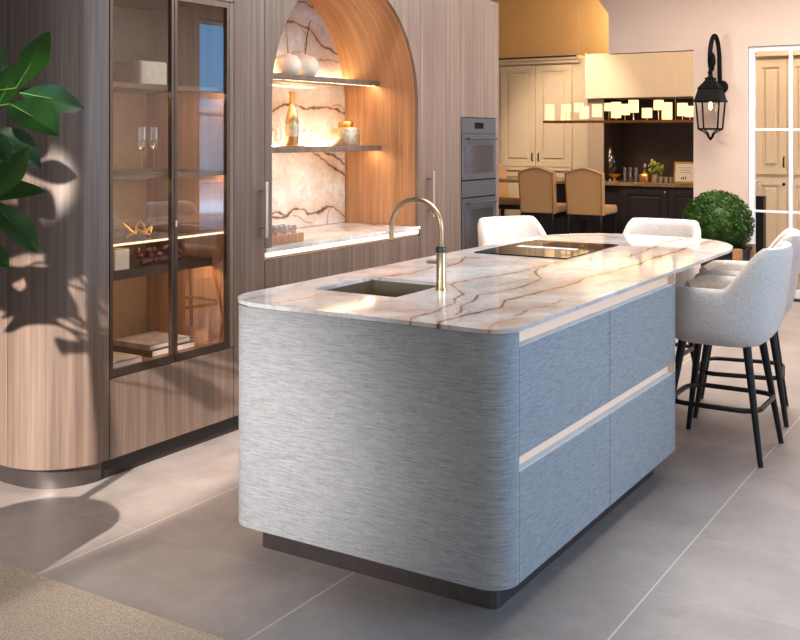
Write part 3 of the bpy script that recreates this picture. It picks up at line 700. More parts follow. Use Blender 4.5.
# ------------------------------------------------------------------ bar stools
def sqp(a, A, Bb, n=3.2):
    c, s = math.cos(a), math.sin(a); q = (abs(c)**n+abs(s)**n)**(-1/n); return A*q*s, -Bb*q*c      # a=0 is the back (-y)
def smooth(a, b, x): t = max(0, min(1, (x-a)/(b-a))); return t*t*(3-2*t)
def make_stool(label, group):
    t = thing('bar_stool', label, 'bar stool', (0, 0, 0), 0, group)
    A, Bb = .272, .275; TH = 2.50; nseg = 72; z0 = .548
    b = B(); cols = []
    for k in range(nseg+1):
        a = -TH+2*TH*k/nseg; aa = abs(a)
        rise = 1-smooth(.80, 1.33, aa); zt = .822+.206*rise - .03*smooth(2.15, TH, aa)
        col = []
        rows = [(0, .74), (.05, .84), (.13, .93), (.28, .985), (.5, 1.0), (.75, 1.0), (.93, .995)]
        for v, sc in rows:
            x, y = sqp(a, A*sc, Bb*sc); z = z0+(zt-z0)*v; y -= .055*rise*((z-z0)/.48)**1.2; col.append((x, y, z))
        th = .052
        for dv, sc in ((0.0, -.25), (.008, -.5), (0.0, -.75)):
            x, y = sqp(a, A+th*sc, Bb+th*sc); y -= .055*rise*((zt-z0)/.48)**1.2; col.append((x, y, zt+dv))
        for v in (.93, .7, .45):
            z = max(.655, z0+(zt-z0)*v); x, y = sqp(a, A-th, Bb-th); y -= .055*rise*((z-z0)/.48)**1.2; col.append((x, y, z))
        x, y = sqp(a, A-th-.002, Bb-th-.002); col.append((x, y, .60))
        cols.append([b.bm.verts.new(c) for c in col])
    for c0, c1 in zip(cols, cols[1:]):
        for i in range(len(c0)-1): b.bm.faces.new((c0[i], c1[i], c1[i+1], c0[i+1]))
    b.bm.faces.new(cols[0]); b.bm.faces.new(cols[-1][::-1])
    # pan closing the underside
    rows = [(.70, z0-.002), (.80, z0+.012), (.90, z0+.05), (.93, z0+.075), (.5, z0+.08)]; rings = []
    for sc, z in rows: rings.append([b.bm.verts.new((*sqp(2*PI*k/60, A*sc, Bb*sc), z)) for k in range(60)])
    for r0, r1 in zip(rings, rings[1:]):
        for k in range(60): b.bm.faces.new((r0[k], r0[(k+1) % 60], r1[(k+1) % 60], r1[k]))
    b.bm.faces.new(rings[0][::-1]); b.bm.faces.new(rings[-1])
    b.build('shell', 'boucle', t, True, True)
    b = B(); rings = []
    for d, z in ((0, .632), (.008, .632), (0, .645), (-.002, .672), (-.012, .685), (-.05, .692), (-.14, .695)):
        rings.append([b.bm.verts.new((*[c for c in sqp(2*PI*k/60, A-.054+d, Bb-.03+d)], z)) for k in range(60)])
    for r0, r1 in zip(rings, rings[1:]):
        for k in range(60): b.bm.faces.new((r0[k], r0[(k+1) % 60], r1[(k+1) % 60], r1[k]))
    b.bm.faces.new(rings[0][::-1]); b.bm.faces.new(rings[-1])
    for v in b.bm.verts: v.co.y += .022
    b.build('seat_cushion', 'boucle', t, True, True)
    fx, fy = .226, .238; tx, ty = .150, .155
    for sx in (-1, 1):
        for sy in (-1, 1):
            B().tube([(sx*fx, sy*fy, 0), (sx*(fx+tx)/2, sy*(fy+ty)/2, .28), (sx*tx, sy*ty, .558)], [.0125, .0165, .021], 14).build('leg', 'black', t, True, True)
    zf = .25; f = 1-zf/.558; rx, ry = tx+(fx-tx)*f+.006, ty+(fy-ty)*f+.006
    ring = [(x, y, zf) for x, y in rrect(-rx-.012, rx+.012, -ry-.012, ry+.012, .095, 8)]
    B().ringtube(ring, .0125, 10).build('footrest', 'black', t, True, True)
    return t
gs = 'cream upholstered bar stools around the island'
s0 = make_stool('cream boucle bar stool nearest the island drawers, whole black legs in view', gs)
s0.location = (5.243, 1.37, 0)
dup(s0, (5.965, 1.45, 0), .20, 'cream boucle bar stool half hidden behind the stool beside the drawers', gs)
dup(s0, (5.95, 2.76, 0), PI-.5, 'cream boucle bar stool backrest rising behind the black hob', gs)
dup(s0, (6.19, 2.05, 0), PI/2, 'cream boucle bar stool backrest in front of the dark sideboard', gs)

# ------------------------------------------------------------------ fiddle-leaf fig
pc = Vector((1.75, 3.10, .012))
fig = thing('fiddle_leaf_fig', 'fiddle leaf fig plant with large glossy leaves beside the wood cabinet', 'plant', pc)
b = B()
B().lathe([(.17, 0), (.21, .02), (.25, .52), (.255, .54), (.23, .54), (.22, .50)], pc, 32).build('pot', 'pot', fig, True)
B().lathe([(.0, .495), (.218, .496)], pc, 24, False).build('soil', 'soil', fig)
def leaf(b, base, tip, w, nrm, cup=.25, wave=.0):
    base, tip, nrm = Vector(base), Vector(tip), Vector(nrm); ax = tip-base; L = ax.length; ax.normalize()
    nrm = (nrm-ax*nrm.dot(ax)).normalized(); sd = ax.cross(nrm)
    nu, nv = 12, 6; rows = []
    for i in range(nu+1):
        u = i/nu; pr = (math.sin(PI*min(1, u**.85))**.75)*(.62+.45*smooth(.15, .7, u)) if 0 < u < 1 else .02
        if u > .85: pr *= 1
        row = []
        for j in range(-nv//2, nv//2+1):
            s_ = j/(nv/2)
            h = cup*abs(s_)*w*.5*pr - .12*L*(u**2) + wave*math.sin(u*9+s_*2)*w*abs(s_)
            row.append(b.bm.verts.new(base+ax*(L*u)+sd*(s_*w*.5*pr)+nrm*h))
        rows.append(row)
    for r0, r1 in zip(rows, rows[1:]):
        for j in range(nv): b.bm.faces.new((r0[j], r0[j+1], r1[j+1], r1[j]))
fo = B(); tk = B()
trunk = [pc+Vector((0, 0, .33)), pc+Vector((.02, .01, .9)), pc+Vector((-.01, .03, 1.4)), pc+Vector((.0, .0, 2.0)), pc+Vector((.01, -.02, 2.45))]
tk.tube(trunk, [.022, .02, .018, .014, .008], 8)
def D(px, py, d): return onD(px, py, d)
cam_dir = Vector((-FW[0], -FW[1], .0)); UP = Vector((0, 0, 1)); RGT = Vector((RT[0], RT[1], 0))
vis = [  # base px, tip px, depth base, depth tip, width m, normal mix (toward camera, up, right)
    ((16, 88), (48, 36), 2.95, 2.85, .080, (.8, .2, .55), .25),
    ((10, 104), (56, 129), 2.85, 2.75, .120, (.75, .6, .1), .5),
    ((16, 92), (87, 105), 3.0, 3.12, .098, (.85, .42, -.1), .25),
    ((-6, 112), (22, 60), 3.0, 2.95, .11, (.8, .1, -.5), .2),
    ((-14, 126), (43, 164), 2.9, 2.95, .11, (.75, .6, .2), .25),
    ((-14, 128), (9, 160), 2.8, 2.75, .06, (.8, .3, .3), .3),
    ((-8, 200), (26, 150), 2.85, 2.8, .075, (.85, .2, .4), .3),
    ((-22, 198), (42, 186), 2.9, 2.9, .085, (.6, .7, 0), .3),
    ((-10, 200), (38, 248), 2.85, 2.8, .085, (.7, .5, .3), .3),
    ((-30, 245), (8, 262), 2.85, 2.8, .08, (.6, .6, .3), .3),
    ((-25, 30), (6, 78), 3.0, 3.0, .09, (.7, .4, .3), .3)]
for bs, tp, d0, d1_, w_, nm, cu in vis:
    n_ = cam_dir*nm[0]+UP*nm[1]+RGT*nm[2]; p0, p1 = D(*bs, d0), D(*tp, d1_); leaf(fo, p0, p1, w_, n_, cu, .03)
    zz = max(pc.z+.5, p0.z-.12); tt = pc+Vector((0, 0, 0)); f = (zz-pc.z-.33)/2.1; tq = Vector((pc.x, pc.y, zz))
    tk.tube([tq, (tq+p0)/2+Vector((0, 0, .03)), p0, p0+(p1-p0)*.5+Vector((0, 0, .0))], [.005, .004, .0022, .0008], 6)
LT = onD(36, 95, 2.83); SUN = Vector((1.12, 1.4, -.33)).normalized()  # beam of the added leaf spot, not the low sun's direction
random.seed(21); cnt = 0
for _ in range(900):
    if cnt >= 120: break
    z = random.uniform(1.25, 2.6); a = random.uniform(0, 2*PI); rr = random.uniform(.05, .38)
    p0 = Vector((pc.x+rr*.4*math.cos(a), pc.y+rr*.4*math.sin(a), z)); L = random.uniform(.2, .32)
    dr_ = Vector((math.cos(a), math.sin(a), random.uniform(-.35, .6))).normalized(); p0 += dr_*rr*.5; p1 = p0+dr_*L
    side = dr_.cross(UP).normalized()*.1
    q_ = (p0+p1)/2-LT; q_ -= SUN*q_.dot(SUN)
    if q_.length < .24: continue
    if max(proj(q)[0] for q in (p0, p1, p1+side, p1-side, (p0+p1)/2+side, (p0+p1)/2-side)) > -8: continue
    leaf(fo, p0, p1, random.uniform(.13, .19), UP+Vector((random.uniform(-.6, .6), random.uniform(-.6, .6), 0)), .25, .04)
    tk.tube([(pc.x, pc.y, z-.08), p0], [.006, .004], 6); cnt += 1
fo.build('foliage', 'leafd', fig, True, recalc=False); tk.build('stem', 'leafstem', fig, True)

# ------------------------------------------------------------------ wall lantern
m0 = onX(722, 87, XN); lc = onX(710.5, 100, XN-.30); SC = (XN-.3)/10.25
lan = thing('wall_lantern', 'black iron lantern hanging from a curled bracket on the pink wall', 'lantern', (XN-.01, m0.y, m0.z))
def lz(py): return onX(711, py, XN-.30).z
B().lathe([(.02, 0), (.06, .004), (.065, .014), (.04, .022), (.03, .03)], (0, 0, 0), 20).build('wall_mount', 'iron', lan, True, True)
wm = kids(lan)[0]; wm.rotation_euler = (0, -PI/2, 0); wm.location = (.01, 0, 0); wm.data.update()
zr, ztop, zcr, zbt, zfn = lz(101), lz(88), lz(77), lz(129), lz(140)
yl = lc.y; xlz = XN-.30
# bracket: from the mount outwards, up and over, curling down to the lantern
zta = lz(35)
pts = [(XN-.03, m0.y, m0.z), (XN-.08, m0.y+.0, m0.z+.03)]
for k in range(0, 21):
    a = -.15+(PI+.15)*k/20
    pts.append((xlz+.095+.115*math.cos(a) , m0.y+(yl-m0.y)*k/20, zta-.20+.20*math.sin(a) if a > 0 else zta-.2+.35*math.sin(a)*2.2))
for k in range(1, 15):
    a = k/14; pts.append((xlz-.02+.05*math.sin(a*PI*1.0), yl, zta-.20-.17*a))
B().tube(pts, .021, 10).build('bracket', 'iron', lan, True)
cur = [(xlz+.03+.06*(1-k/30)*math.cos(PI+2.4*PI*k/20), yl+.03*math.cos(PI+2.4*PI*k/20), zta-.24+.11*(1-k/30)*math.sin(PI+2.4*PI*k/20)) for k in range(21)]
B().tube(cur, [.018]*18+[.022, .026, .022], 8).build('scroll', 'iron', lan, True)
def sqring(h, z): return [(xlz-h, yl-h, z), (xlz+h, yl-h, z), (xlz+h, yl+h, z), (xlz-h, yl+h, z)]
def frus(levels):
    b = B(); vs = []; f = []
    for h, z in levels: vs += sqring(h, z)
    for i in range(len(levels)-1):
        for k in range(4): f.append((i*4+k, i*4+(k+1) % 4, i*4+4+(k+1) % 4, i*4+4+k))
    f.append((3, 2, 1, 0)); n = (len(levels)-1)*4; f.append((n, n+1, n+2, n+3)); b.faces(vs, f); return b
hr_ = .122; ht = .094
frus([(hr_, zr-.012), (hr_+.012, zr-.004), (hr_, zr+.01), (ht, ztop-.01), (ht+.008, ztop-.004), (ht, ztop+.004), (.04, zcr-.03), (.045, zcr-.01), (.02, zcr), (.014, zcr+.05)]).build('roof', 'iron', lan)
hb_ = .090
cg = B()
for sx, sy in ((-1, -1), (1, -1), (1, 1), (-1, 1)):
    cg.tube([(xlz+sx*(hr_-.012), yl+sy*(hr_-.012), zr-.005), (xlz+sx*hb_, yl+sy*hb_, zbt)], .008, 6)
    cg.tube([(xlz+sx*hb_, yl+sy*hb_, zbt), (xlz+sx*.05, yl+sy*.05, zbt-.025), (xlz+sx*.025, yl+sy*.025, zbt-.05), (xlz+sx*.016, yl+sy*.016, zfn+.02)], .007, 6)
for k in range(4):
    q = [(-1, -1), (1, -1), (1, 1), (-1, 1)]; a_, c_ = q[k], q[(k+1) % 4]
    cg.tube([(xlz+a_[0]*hb_, yl+a_[1]*hb_, zbt), (xlz+c_[0]*hb_, yl+c_[1]*hb_, zbt)], .009, 6)
cg.sphere((xlz, yl, zfn+.015), .018, 2); cg.build('cage', 'iron', lan, True)
b = B()
for k in range(4):
    q = [(-1, -1), (1, -1), (1, 1), (-1, 1)]; a_, c_ = q[k], q[(k+1) % 4]; h1 = hr_-.014; h2 = hb_-.002
    b.faces([(xlz+a_[0]*h1, yl+a_[1]*h1, zr-.014), (xlz+c_[0]*h1, yl+c_[1]*h1, zr-.014), (xlz+c_[0]*h2, yl+c_[1]*h2, zbt), (xlz+a_[0]*h2, yl+a_[1]*h2, zbt)], [(0, 1, 2, 3)])
b.build('glass_panes', 'pane', lan)
B().lathe([(.006, -.085), (.016, -.07), (.014, -.03), (.012, -.012)], (xlz, yl, zr), 12).build('bulb', 'bulb', lan, True)

# ------------------------------------------------------------------ topiary ball in planter
tc = onX(717.5, 224, 9.35)
top = thing('topiary_ball', 'clipped green boxwood ball in dark planter below the wall lantern', 'plant', (tc.x, tc.y, 0))
rt = .31
B().sphere((tc.x, tc.y, tc.z), rt*.9, 3).build('core', 'box', top, True)
b = B(); random.seed(5)
for _ in range(5200):
    u, v = random.random(), random.random(); th = 2*PI*u; ph = math.acos(2*v-1)
    d = Vector((math.sin(ph)*math.cos(th), math.sin(ph)*math.sin(th), math.cos(ph)*.97))
    c = tc+d*(rt*random.uniform(.88, 1.02)); n = (d+Vector((random.uniform(-.9, .9), random.uniform(-.9, .9), random.uniform(-.9, .9)))).normalized()
    s1 = n.orthogonal().normalized()*random.uniform(.011, .019); s2 = n.cross(s1.normalized())*random.uniform(.006, .010)
    v4 = [b.bm.verts.new(c+q) for q in (-s1, s2, s1, -s2)]; b.bm.faces.new(v4)
b.build('foliage', 'box', top, recalc=False)
B().tube([(tc.x, tc.y, .30), (tc.x, tc.y, tc.z-rt*.7)], .03, 10).build('stem', 'stem', top, True)
hp = .235
pt = .56
fp = B().box(tc.x-hp, tc.x+hp, tc.y-hp, tc.y+hp, .02, pt-.01)
fp.build('planter', 'planter', top)
b = B()
for sx in (-1, 1):
    for sy in (-1, 1): b.box(tc.x+sx*hp-.035, tc.x+sx*hp+.035, tc.y+sy*hp-.035, tc.y+sy*hp+.035, 0, pt+.02)
b.build('corner_posts', 'planterwood', top)
b = B().box(tc.x-hp-.02, tc.x+hp+.02, tc.y-hp-.02, tc.y+hp+.02, pt-.02, pt); b.build('rim', 'planter', top)

# ------------------------------------------------------------------ far room
XF = 13.80        # cream cabinet fronts
def PF(px, py, x=XF): return onX(px, py, x)
def doorpanel(b, x, y0, y1, z0, z1, fr=.07):
    """raised-and-fielded cabinet door facing -x"""
    b.box(x, x+.02, y0, y1, z0, z1)
    b.box(x-.016, x, y0, y0+fr, z0, z1).box(x-.016, x, y1-fr, y1, z0, z1).box(x-.016, x, y0+fr, y1-fr, z0, z0+fr).box(x-.016, x, y0+fr, y1-fr, z1-fr, z1)
    if (y1-y0) > 3*fr: b.box(x-.020, x+.005, y0+fr+.03, y1-fr-.03, z0+fr+.03, z1-fr-.03, .012, 1)
    return b
# tall cream cabinet
ya, yb = PF(590, 60).y, PF(480, 60).y; zc = PF(540, 57).z
tall = thing('tall_cream_cabinet', 'tall cream panelled cupboard behind the tan dining chairs', 'cabinet', (XF+.3, (ya+yb)/2, 0))
B().box(XF+.021, XF+.6, ya, yb, 0, zc-.03).build('carcass', 'cream', tall)
B().box(XF-.06, XF+.6, PF(580, 57).y, yb+.04, zc-.05, zc).box(XF-.03, XF+.6, PF(580, 57).y, yb+.02, zc-.10, zc-.05).build('cornice', 'cream', tall)
B().box(XF-.066, XF-.061, PF(578, 57).y, yb+.04, zc-.02, zc+.002).build('cornice_shadow_strip', 'dark', tall)  # solid dark strip painted in as the cornice shadow line
ys = PF(536, 100).y; yr_ = PF(572, 100).y
zl = PF(536, 167).z
for (y0, y1) in ((yr_, ys-.004), (ys+.004, ys+(ys-yr_))):
    dr = doorpanel(B(), XF, y0, y1, zl+.01, zc-.13, .085).build('door', 'cream', tall)
    yh = ys+(.05 if y0 > ys-.001 else -.05); zh = PF(536, 157).z
    B().tube([(XF-.009, yh, zh+.06), (XF-.045, yh, zh+.035), (XF-.03, yh, zh), (XF-.045, yh, zh-.035), (XF-.009, yh, zh-.06)], .008, 8).build('handle', 'iron', dr, True)
    doorpanel(B(), XF, y0, y1, .12, zl-.06, .085).build('door', 'cream', tall)
B().box(XF-.04, XF+.02, yr_, ys+(ys-yr_), zl-.05, zl).build('ledge', 'cream', tall)
# mantel surround with lintel over the dark recess
yL, yR = PF(585, 54, 13.25).y, y693-.6
zl0, zl1 = PF(640, 97.5, 13.25).z, PF(597, 53.5, 13.25).z
sur = thing('mantel_surround', 'cream lintel and pier framing the dark drinks recess', 'mantel', (13.5, (yL+yR)/2, 0))
B().box(13.25, 14.1, yR, yL, zl0, zl1, .004).build('lintel', 'cream', sur)
yp = PF(603.5, 150, 13.32).y
B().box(13.32, 14.1, yp, yL-.01, 0, zl0-.001).build('pier', 'pier', sur)
B().box(14.1, 14.14, yR, yL, 0, zl0+.2).box(13.34, 14.1, yp-.006, yp-.0005, 0, zl0-.001).build('recess_back', 'nichedark', sur)
# sideboard counter in the recess
zsb = PF(650, 183, 13.2).z
sb = thing('sideboard', 'espresso sideboard with raised panel doors and brown stone top', 'sideboard', (13.5, (yp+yR)/2, 0))
yl1 = PF(622, 200, 13.22).y
B().box(13.24, 14.09, yR, yp-.010, 0, zsb-.05).build('carcass', 'espresso', sb)
B().box(13.18, 14.095, yR, yp-.008, zsb-.049, zsb, .006).build('stone_top', 'stone', sb)
y1_ = PF(668, 200, 13.22).y
for (y0, y1, hd) in ((y1_, yl1, True), (y1_-(yl1-y1_)-.01, y1_-.01, True)):
    dr = doorpanel(B(), 13.219, y0, y1, .14, zsb-.08, .075).build('door', 'espresso', sb)
    if y0 == y1_: B().sphere((13.195, y0+.035, zsb-.12), .018, 2).build('knob', 'gold', dr, True)
# long bar table between the chairs and the cabinets
zb1 = PF(512, 178, 12.95).z
tb = thing('bar_table', 'dark bar table end behind the tan dining chairs', 'table', (12.77, PF(540, 180, 12.95).y, 0))
ty0, ty1 = PF(606, 180, 12.95).y, PF(490, 180, 12.95).y
B().box(12.56, 12.98, ty0, ty1, zb1-.045, zb1, .005).build('tabletop', 'stone', tb)
B().box(12.72, 12.94, ty0+.05, PF(530, 200, 12.95).y, 0, zb1-.046).build('base', 'espresso', tb)
B().box(12.72, 12.94, ty1-.1, ty1-.04, 0, zb1-.046).build('leg', 'espresso', tb)

# tan dining chairs (bar height)
def make_chair(label, group):
    t = thing('dining_chair', label, 'chair', (0, 0, 0), 0, group)     # faces +x, back toward -x
    hw = .235; zs_ = .60; ztp = 1.165
    out = [(-hw, zs_-.02), (hw, zs_-.02), (hw+.012, 1.10)] + [(hw+.012-(2*hw+.024)*k/16, 1.105+.06*math.sin(PI*k/16)**1.5) for k in range(1, 16)] + [(-hw-.012, 1.10)]
    bk = B().prism(out, -.215, -.13, 'x', 0)
    for v in bk.bm.verts: v.co.x -= .10*(v.co.z-zs_)
    o = bk.build('backrest', 'tan', t, False, True)
    loop = [(-.222-.10*(z-zs_), y*.94, zs_+(z-zs_)*.965+.005) for y, z in out]
    B().ringtube(loop, .007, 6).build('piping', 'tan_trim', o, True, True)
    B().box(-.13, .29, -hw-.01, hw+.01, zs_-.02, zs_+.09, .03, 3).build('seat', 'tan', t, True, True)
    B().box(-.21, .27, -hw+.01, hw-.01, zs_-.08, zs_-.021, .008).build('apron', 'black', t, False, True)
    for sx, x in ((-1, -.19), (1, .25)):
        for sy in (-1, 1):
            y = sy*(hw-.03)
            B().tube([(x, y, zs_-.03), (x+sx*.035, y+sy*.012, zs_-.15), (x+sx*.01, y, zs_-.34), (x+sx*.012, y, .06), (x+sx*.03, y+sy*.01, 0)], [.028, .027, .017, .014, .020], 10).build('leg', 'black', t, True, True)
    return t
gc = 'tan upholstered chairs at the bar table'
c1 = make_chair('tan upholstered high dining chair, whole back between oven tower and its twin', gc)
q = onX(537.5, 200, 12.0); c1.location = (12.2, q.y, 0)
q = onX(585, 200, 12.0); dup(c1, (12.2, q.y, 0), 0, 'tan upholstered high dining chair whose back is next to the dark sideboard', gc)
q = onX(503, 200, 13.6); dup(c1, (13.34, onX(512, 200, 13.34).y, 0), -PI/2+.12, 'tan dining chair turned sideways, mostly cut off by the oven tower', gc)

# things on the sideboard
zS = zsb
def pos(px, x): return onX(px, 183, x).y
def lathe_thing(name, label, cat, px, x, prof, mat, group=None, n=20):
    return single(name, label, cat, B().lathe(prof, (x, pos(px, x), zS+.001), n), mat, True, group)
y_ = pos(609.5, 13.6); t = thing('apothecary_jar', 'tall clear apothecary jar with pointed lid on the sideboard', 'jar', (13.6, y_, zS))
B().lathe([(.09, 0), (.085, .015), (.03, .06), (.035, .09), (.10, .16), (.12, .26), (.10, .34), (.085, .37)], (13.6, y_, zS+.001), 24).build('body', 'crystal', t, True)
B().lathe([(.10, .375), (.09, .40), (.05, .46), (.025, .50), (.03, .54), (.008, .62), (.004, .66)], (13.6, y_, zS+.001), 24).build('lid', 'crystal', t, True)
lathe_thing('bowl', 'shallow gold footed bowl on the sideboard next to the glasses', 'bowl', 614.5, 13.36, [(.05, 0), (.05, .01), (.02, .02), (.02, .05), (.07, .075), (.088, .10), (.084, .102), (.02, .07)], 'yellowbowl')
for px, lab in ((624.8, 'cut crystal tumbler on the sideboard, standing beside the gold bowl'), (630.5, 'cut crystal tumbler on the sideboard, middle of three'), (636, 'cut crystal tumbler on the sideboard, standing beside the decanter')):
    tag(B().lathe([(.026, 0), (.028, .004), (.036, .19), (.034, .19), (.024, .012)], (13.45, pos(px, 13.45), zS+.001), 16).build('crystal_glass', 'crystal', None, True), lab, 'glass', 'crystal glasses on the sideboard')
y_ = pos(645, 13.5); t = thing('decanter', 'square glass decanter with round ball stopper on the sideboard', 'decanter', (13.5, y_, zS))
B().lathe([(.07, 0), (.075, .01), (.075, .09), (.06, .11), (.02, .125), (.018, .17)], (13.5, y_, zS+.001), 20, True, 5).build('body', 'gold', t, True)
B().sphere((13.5, y_, zS+.215), .04, 3).build('stopper', 'crystal', t, True)
y_ = pos(655, 13.5); t = thing('flower_vase', 'small glass vase holding yellow green flowers on the sideboard', 'vase', (13.5, y_, zS))
B().lathe([(.05, 0), (.055, .01), (.05, .08), (.06, .10)], (13.5, y_, zS+.001), 18).build('pot', 'silver', t, True)
b = B(); random.seed(3)
for _ in range(46):
    a = random.uniform(0, 2*PI); rr = random.random()**.5*.10; b.sphere((13.5+rr*math.cos(a), y_-.01+rr*math.sin(a), zS+.10+random.random()*.15*(1-rr*5+.35)), random.uniform(.018, .032), 1)
b.build('flowers', 'fruit', t, True)
t2 = pos(652, 13.7)
t = thing('bottle', 'dark slim bottle with silver ball stopper behind the flowers', 'bottle', (13.7, t2, zS))
B().lathe([(.04, 0), (.042, .16), (.015, .22), (.013, .27)], (13.7, t2, zS+.001), 18).build('body', 'crystal', t, True); B().sphere((13.7, t2, zS+.285), .022, 2).build('stopper', 'silver', t, True)
for px, lab in ((661, 'small silver cup on the sideboard beside the flowers'), (666, 'small silver cup on the sideboard, middle one of a row'), (671, 'small silver cup on the sideboard beside the gold picture frame')):
    tag(B().lathe([(.022, 0), (.028, .05), (.031, .075), (.028, .075), (.02, .01)], (13.42, pos(px, 13.42), zS+.001), 16).build('cup', 'silver', None, True), lab, 'cup', 'silver cups on the sideboard')
yf0, yf1 = pos(695, 13.36), pos(673.5, 13.36); hf = .28
fr = thing('picture_frame', 'gold framed cream card leaning on the sideboard', 'picture frame', (13.40, (yf0+yf1)/2, zS))
def tilt(o):
    for v in o.data.vertices: v.co.x += .18*v.co.z
o = B().box(13.35, 13.365, yf0, yf1, zS+.001, zS+.025).box(13.35, 13.365, yf0, yf1, zS+hf-.025, zS+hf).box(13.35, 13.365, yf0, yf0+.022, zS+.025, zS+hf-.025).box(13.35, 13.365, yf1-.022, yf1, zS+.025, zS+hf-.025).build('frame', 'gold', fr); tilt(o)
o = B().box(13.356, 13.364, yf0+.02, yf1-.02, zS+.024, zS+hf-.024).build('card', 'art', fr); tilt(o)
b = B()
for k, (a_, c_) in enumerate(((.2, .8), (.25, .75), (.2, .7))):
    b.box(13.3545, 13.3558, yf0+(yf1-yf0)*a_, yf0+(yf1-yf0)*c_, zS+.2-.03*k, zS+.204-.03*k)
for a_ in (.42, .52, .6): b.box(13.3545, 13.3558, yf0+(yf1-yf0)*a_, yf0+(yf1-yf0)*(a_+.05), zS+.05, zS+.05+.05*(1.2-a_))
o = b.build('drawing', 'ink', fr); tilt(o)

# chandelier
XCH = 12.2
ch = thing('chandelier', 'long brass chandelier with many small glowing pleated shades', 'chandelier', (XCH, PF(625, 121, XCH).y, 1.7))
za = PF(625, 121.5, XCH).z; yA, yB_ = PF(549, 121, XCH).y, PF(710, 121, XCH).y
b = B()
for x in (XCH-.16, XCH+.16): b.box(x-.012, x+.012, yB_, yA, za-.014, za+.014)
for y in (yA, yB_): b.box(XCH-.16, XCH+.16, y-.012, y+.012, za-.014, za+.014)
b.build('frame', 'darkbrass', ch)
b = B()
for y in ((yA*.8+yB_*.2), (yA*.2+yB_*.8)): b.tube([(XCH, y, za), (XCH, y, 4.1)], .0012, 6); b.box(XCH-.16, XCH+.16, y-.008, y+.008, za-.008, za+.008)
b.build('suspension_wires', 'cream', ch)
shd = [(549.5, 104.5, 120), (566, 104, 112), (565.5, 112.5, 120), (579, 103, 112), (584, 106.5, 118.5), (597, 104.5, 117), (609, 103, 111), (616, 102, 118), (625, 104, 115), (633.5, 100, 112.5), (647, 108, 118), (658.6, 100, 110), (667, 102.5, 119.5), (682.5, 103, 116), (690, 106, 117)]
back = {2, 3, 6, 8, 11, 14}
for i, (px, p0, p1) in enumerate(shd):
    x = XCH+(.16 if i in back else -.16); a_, c_ = onX(px, p0, x), onX(px, p1, x); r = .062
    o = B().lathe([(r, 0), (r*.98, a_.z-c_.z)], (x, a_.y, c_.z), 20, False).build('lamp_shade', 'shade', ch, True)
    B().tube([(x, a_.y, za), (x, a_.y, c_.z+.03)], .006, 6).build('lamp_holder', 'brass', o, True)

# cream pantry seen through the glazed door
XP = 12.2
def PP(px, py): return onX(px, py, XP)
yp1, yp0 = PP(752, 60).y+.12, PP(752, 60).y-1.6; zpt = PP(760, 55).z
pan = thing('pantry_cabinet', 'cream panelled pantry cupboard seen through the white glazed door', 'cabinet', (XP+.3, (yp0+yp1)/2, 0))
B().box(XP+.021, XP+.55, yp0, yp1, 0, zpt-.02).build('carcass', 'cream', pan)
B().box(XP-.05, XP+.55, yp0, yp1+.03, zpt-.02, zpt+.06).build('cornice', 'cream', pan)
ym_ = PP(787, 100).y; ye = PP(755, 100).y; wd = ye-ym_
zmid = PP(770, 176).z
for k in range(3):
    y1 = ye-k*(wd+.006); y0 = y1-wd
    dr = doorpanel(B(), XP, y0, y1, zmid+.02, zpt-.06, .085).build('door', 'cream', pan)
    if k < 2:
        yh = y0+.03 if k == 0 else y1-.03; zh = PP(784, 162).z
        B().tube([(XP-.01, yh, zh+.06), (XP-.04, yh, zh+.03), (XP-.03, yh, zh), (XP-.04, yh, zh-.03), (XP-.01, yh, zh-.06)], .008, 8).build('handle', 'iron', dr, True)
    dr = doorpanel(B(), XP, y0, y1, .12, zmid-.02, .085).build('door', 'cream', pan)
    if k == 0: B().sphere((XP-.022, y0+.03, zmid-.09), .018, 2).build('knob', 'iron', dr, True)
pq = onX(759.5, 220, 11.3)
t = thing('black_pedestal', 'slim black pedestal with glass cloche behind the glazed door', 'pedestal', (11.3, pq.y, 0))
zpd = onX(759, 196, 11.3).z
B().box(11.24, 11.36, pq.y-.055, pq.y+.055, .03, zpd).box(11.2, 11.4, pq.y-.09, pq.y+.09, 0, .03).build('column', 'black', t)
B().lathe([(.05, .0), (.05, .10), (.035, .14), (.008, .155)], (11.3, pq.y, zpd+.001), 18).build('cloche', 'clear', t, True)

# ------------------------------------------------------------------ camera, light, world
cam = bpy.data.objects.new('camera', bpy.data.cameras.new('camera')); COL.objects.link(cam)
cam.data.sensor_width = 36; cam.data.lens = FPX/800*36; cam.data.shift_y = (HY-320)/800; cam.data.clip_start = .05; cam.data.clip_end = 200
cam.location = (0, 0, H); cam.rotation_euler = (PI/2, 0, AZ-PI/2)
bpy.context.scene.camera = cam
def light(kind, loc, target, energy, color, **kw):
    d = bpy.data.lights.new(kind.lower()+'_light', kind); d.energy = energy; d.color = color
    for k_, v_ in kw.items(): setattr(d, k_, v_)
    o = bpy.data.objects.new(kind.lower()+'_light', d); COL.objects.link(o); o.location = loc
    o.rotation_euler = (Vector(target)-Vector(loc)).to_track_quat('-Z', 'Y').to_euler(); return o
# low sun through the foliage, then an added leaf spot
sd_ = Vector((.85, .30, -.42)).normalized(); tgt = Vector((2.86, 3.66, .36))
light('SPOT', tgt-sd_*9.5, tgt, 10000, (1, .92, .85), spot_size=math.radians(9.4), spot_blend=.35, shadow_soft_size=.05)
lt_ = onD(36, 95, 2.83)
light('SPOT', lt_-Vector((1.12, 1.4, -.33))*3.4, lt_, 6000, (1, .95, .88), spot_size=math.radians(2.5), spot_blend=.6, shadow_soft_size=.04)  # added spot brightening the leaves, off the sun's own direction
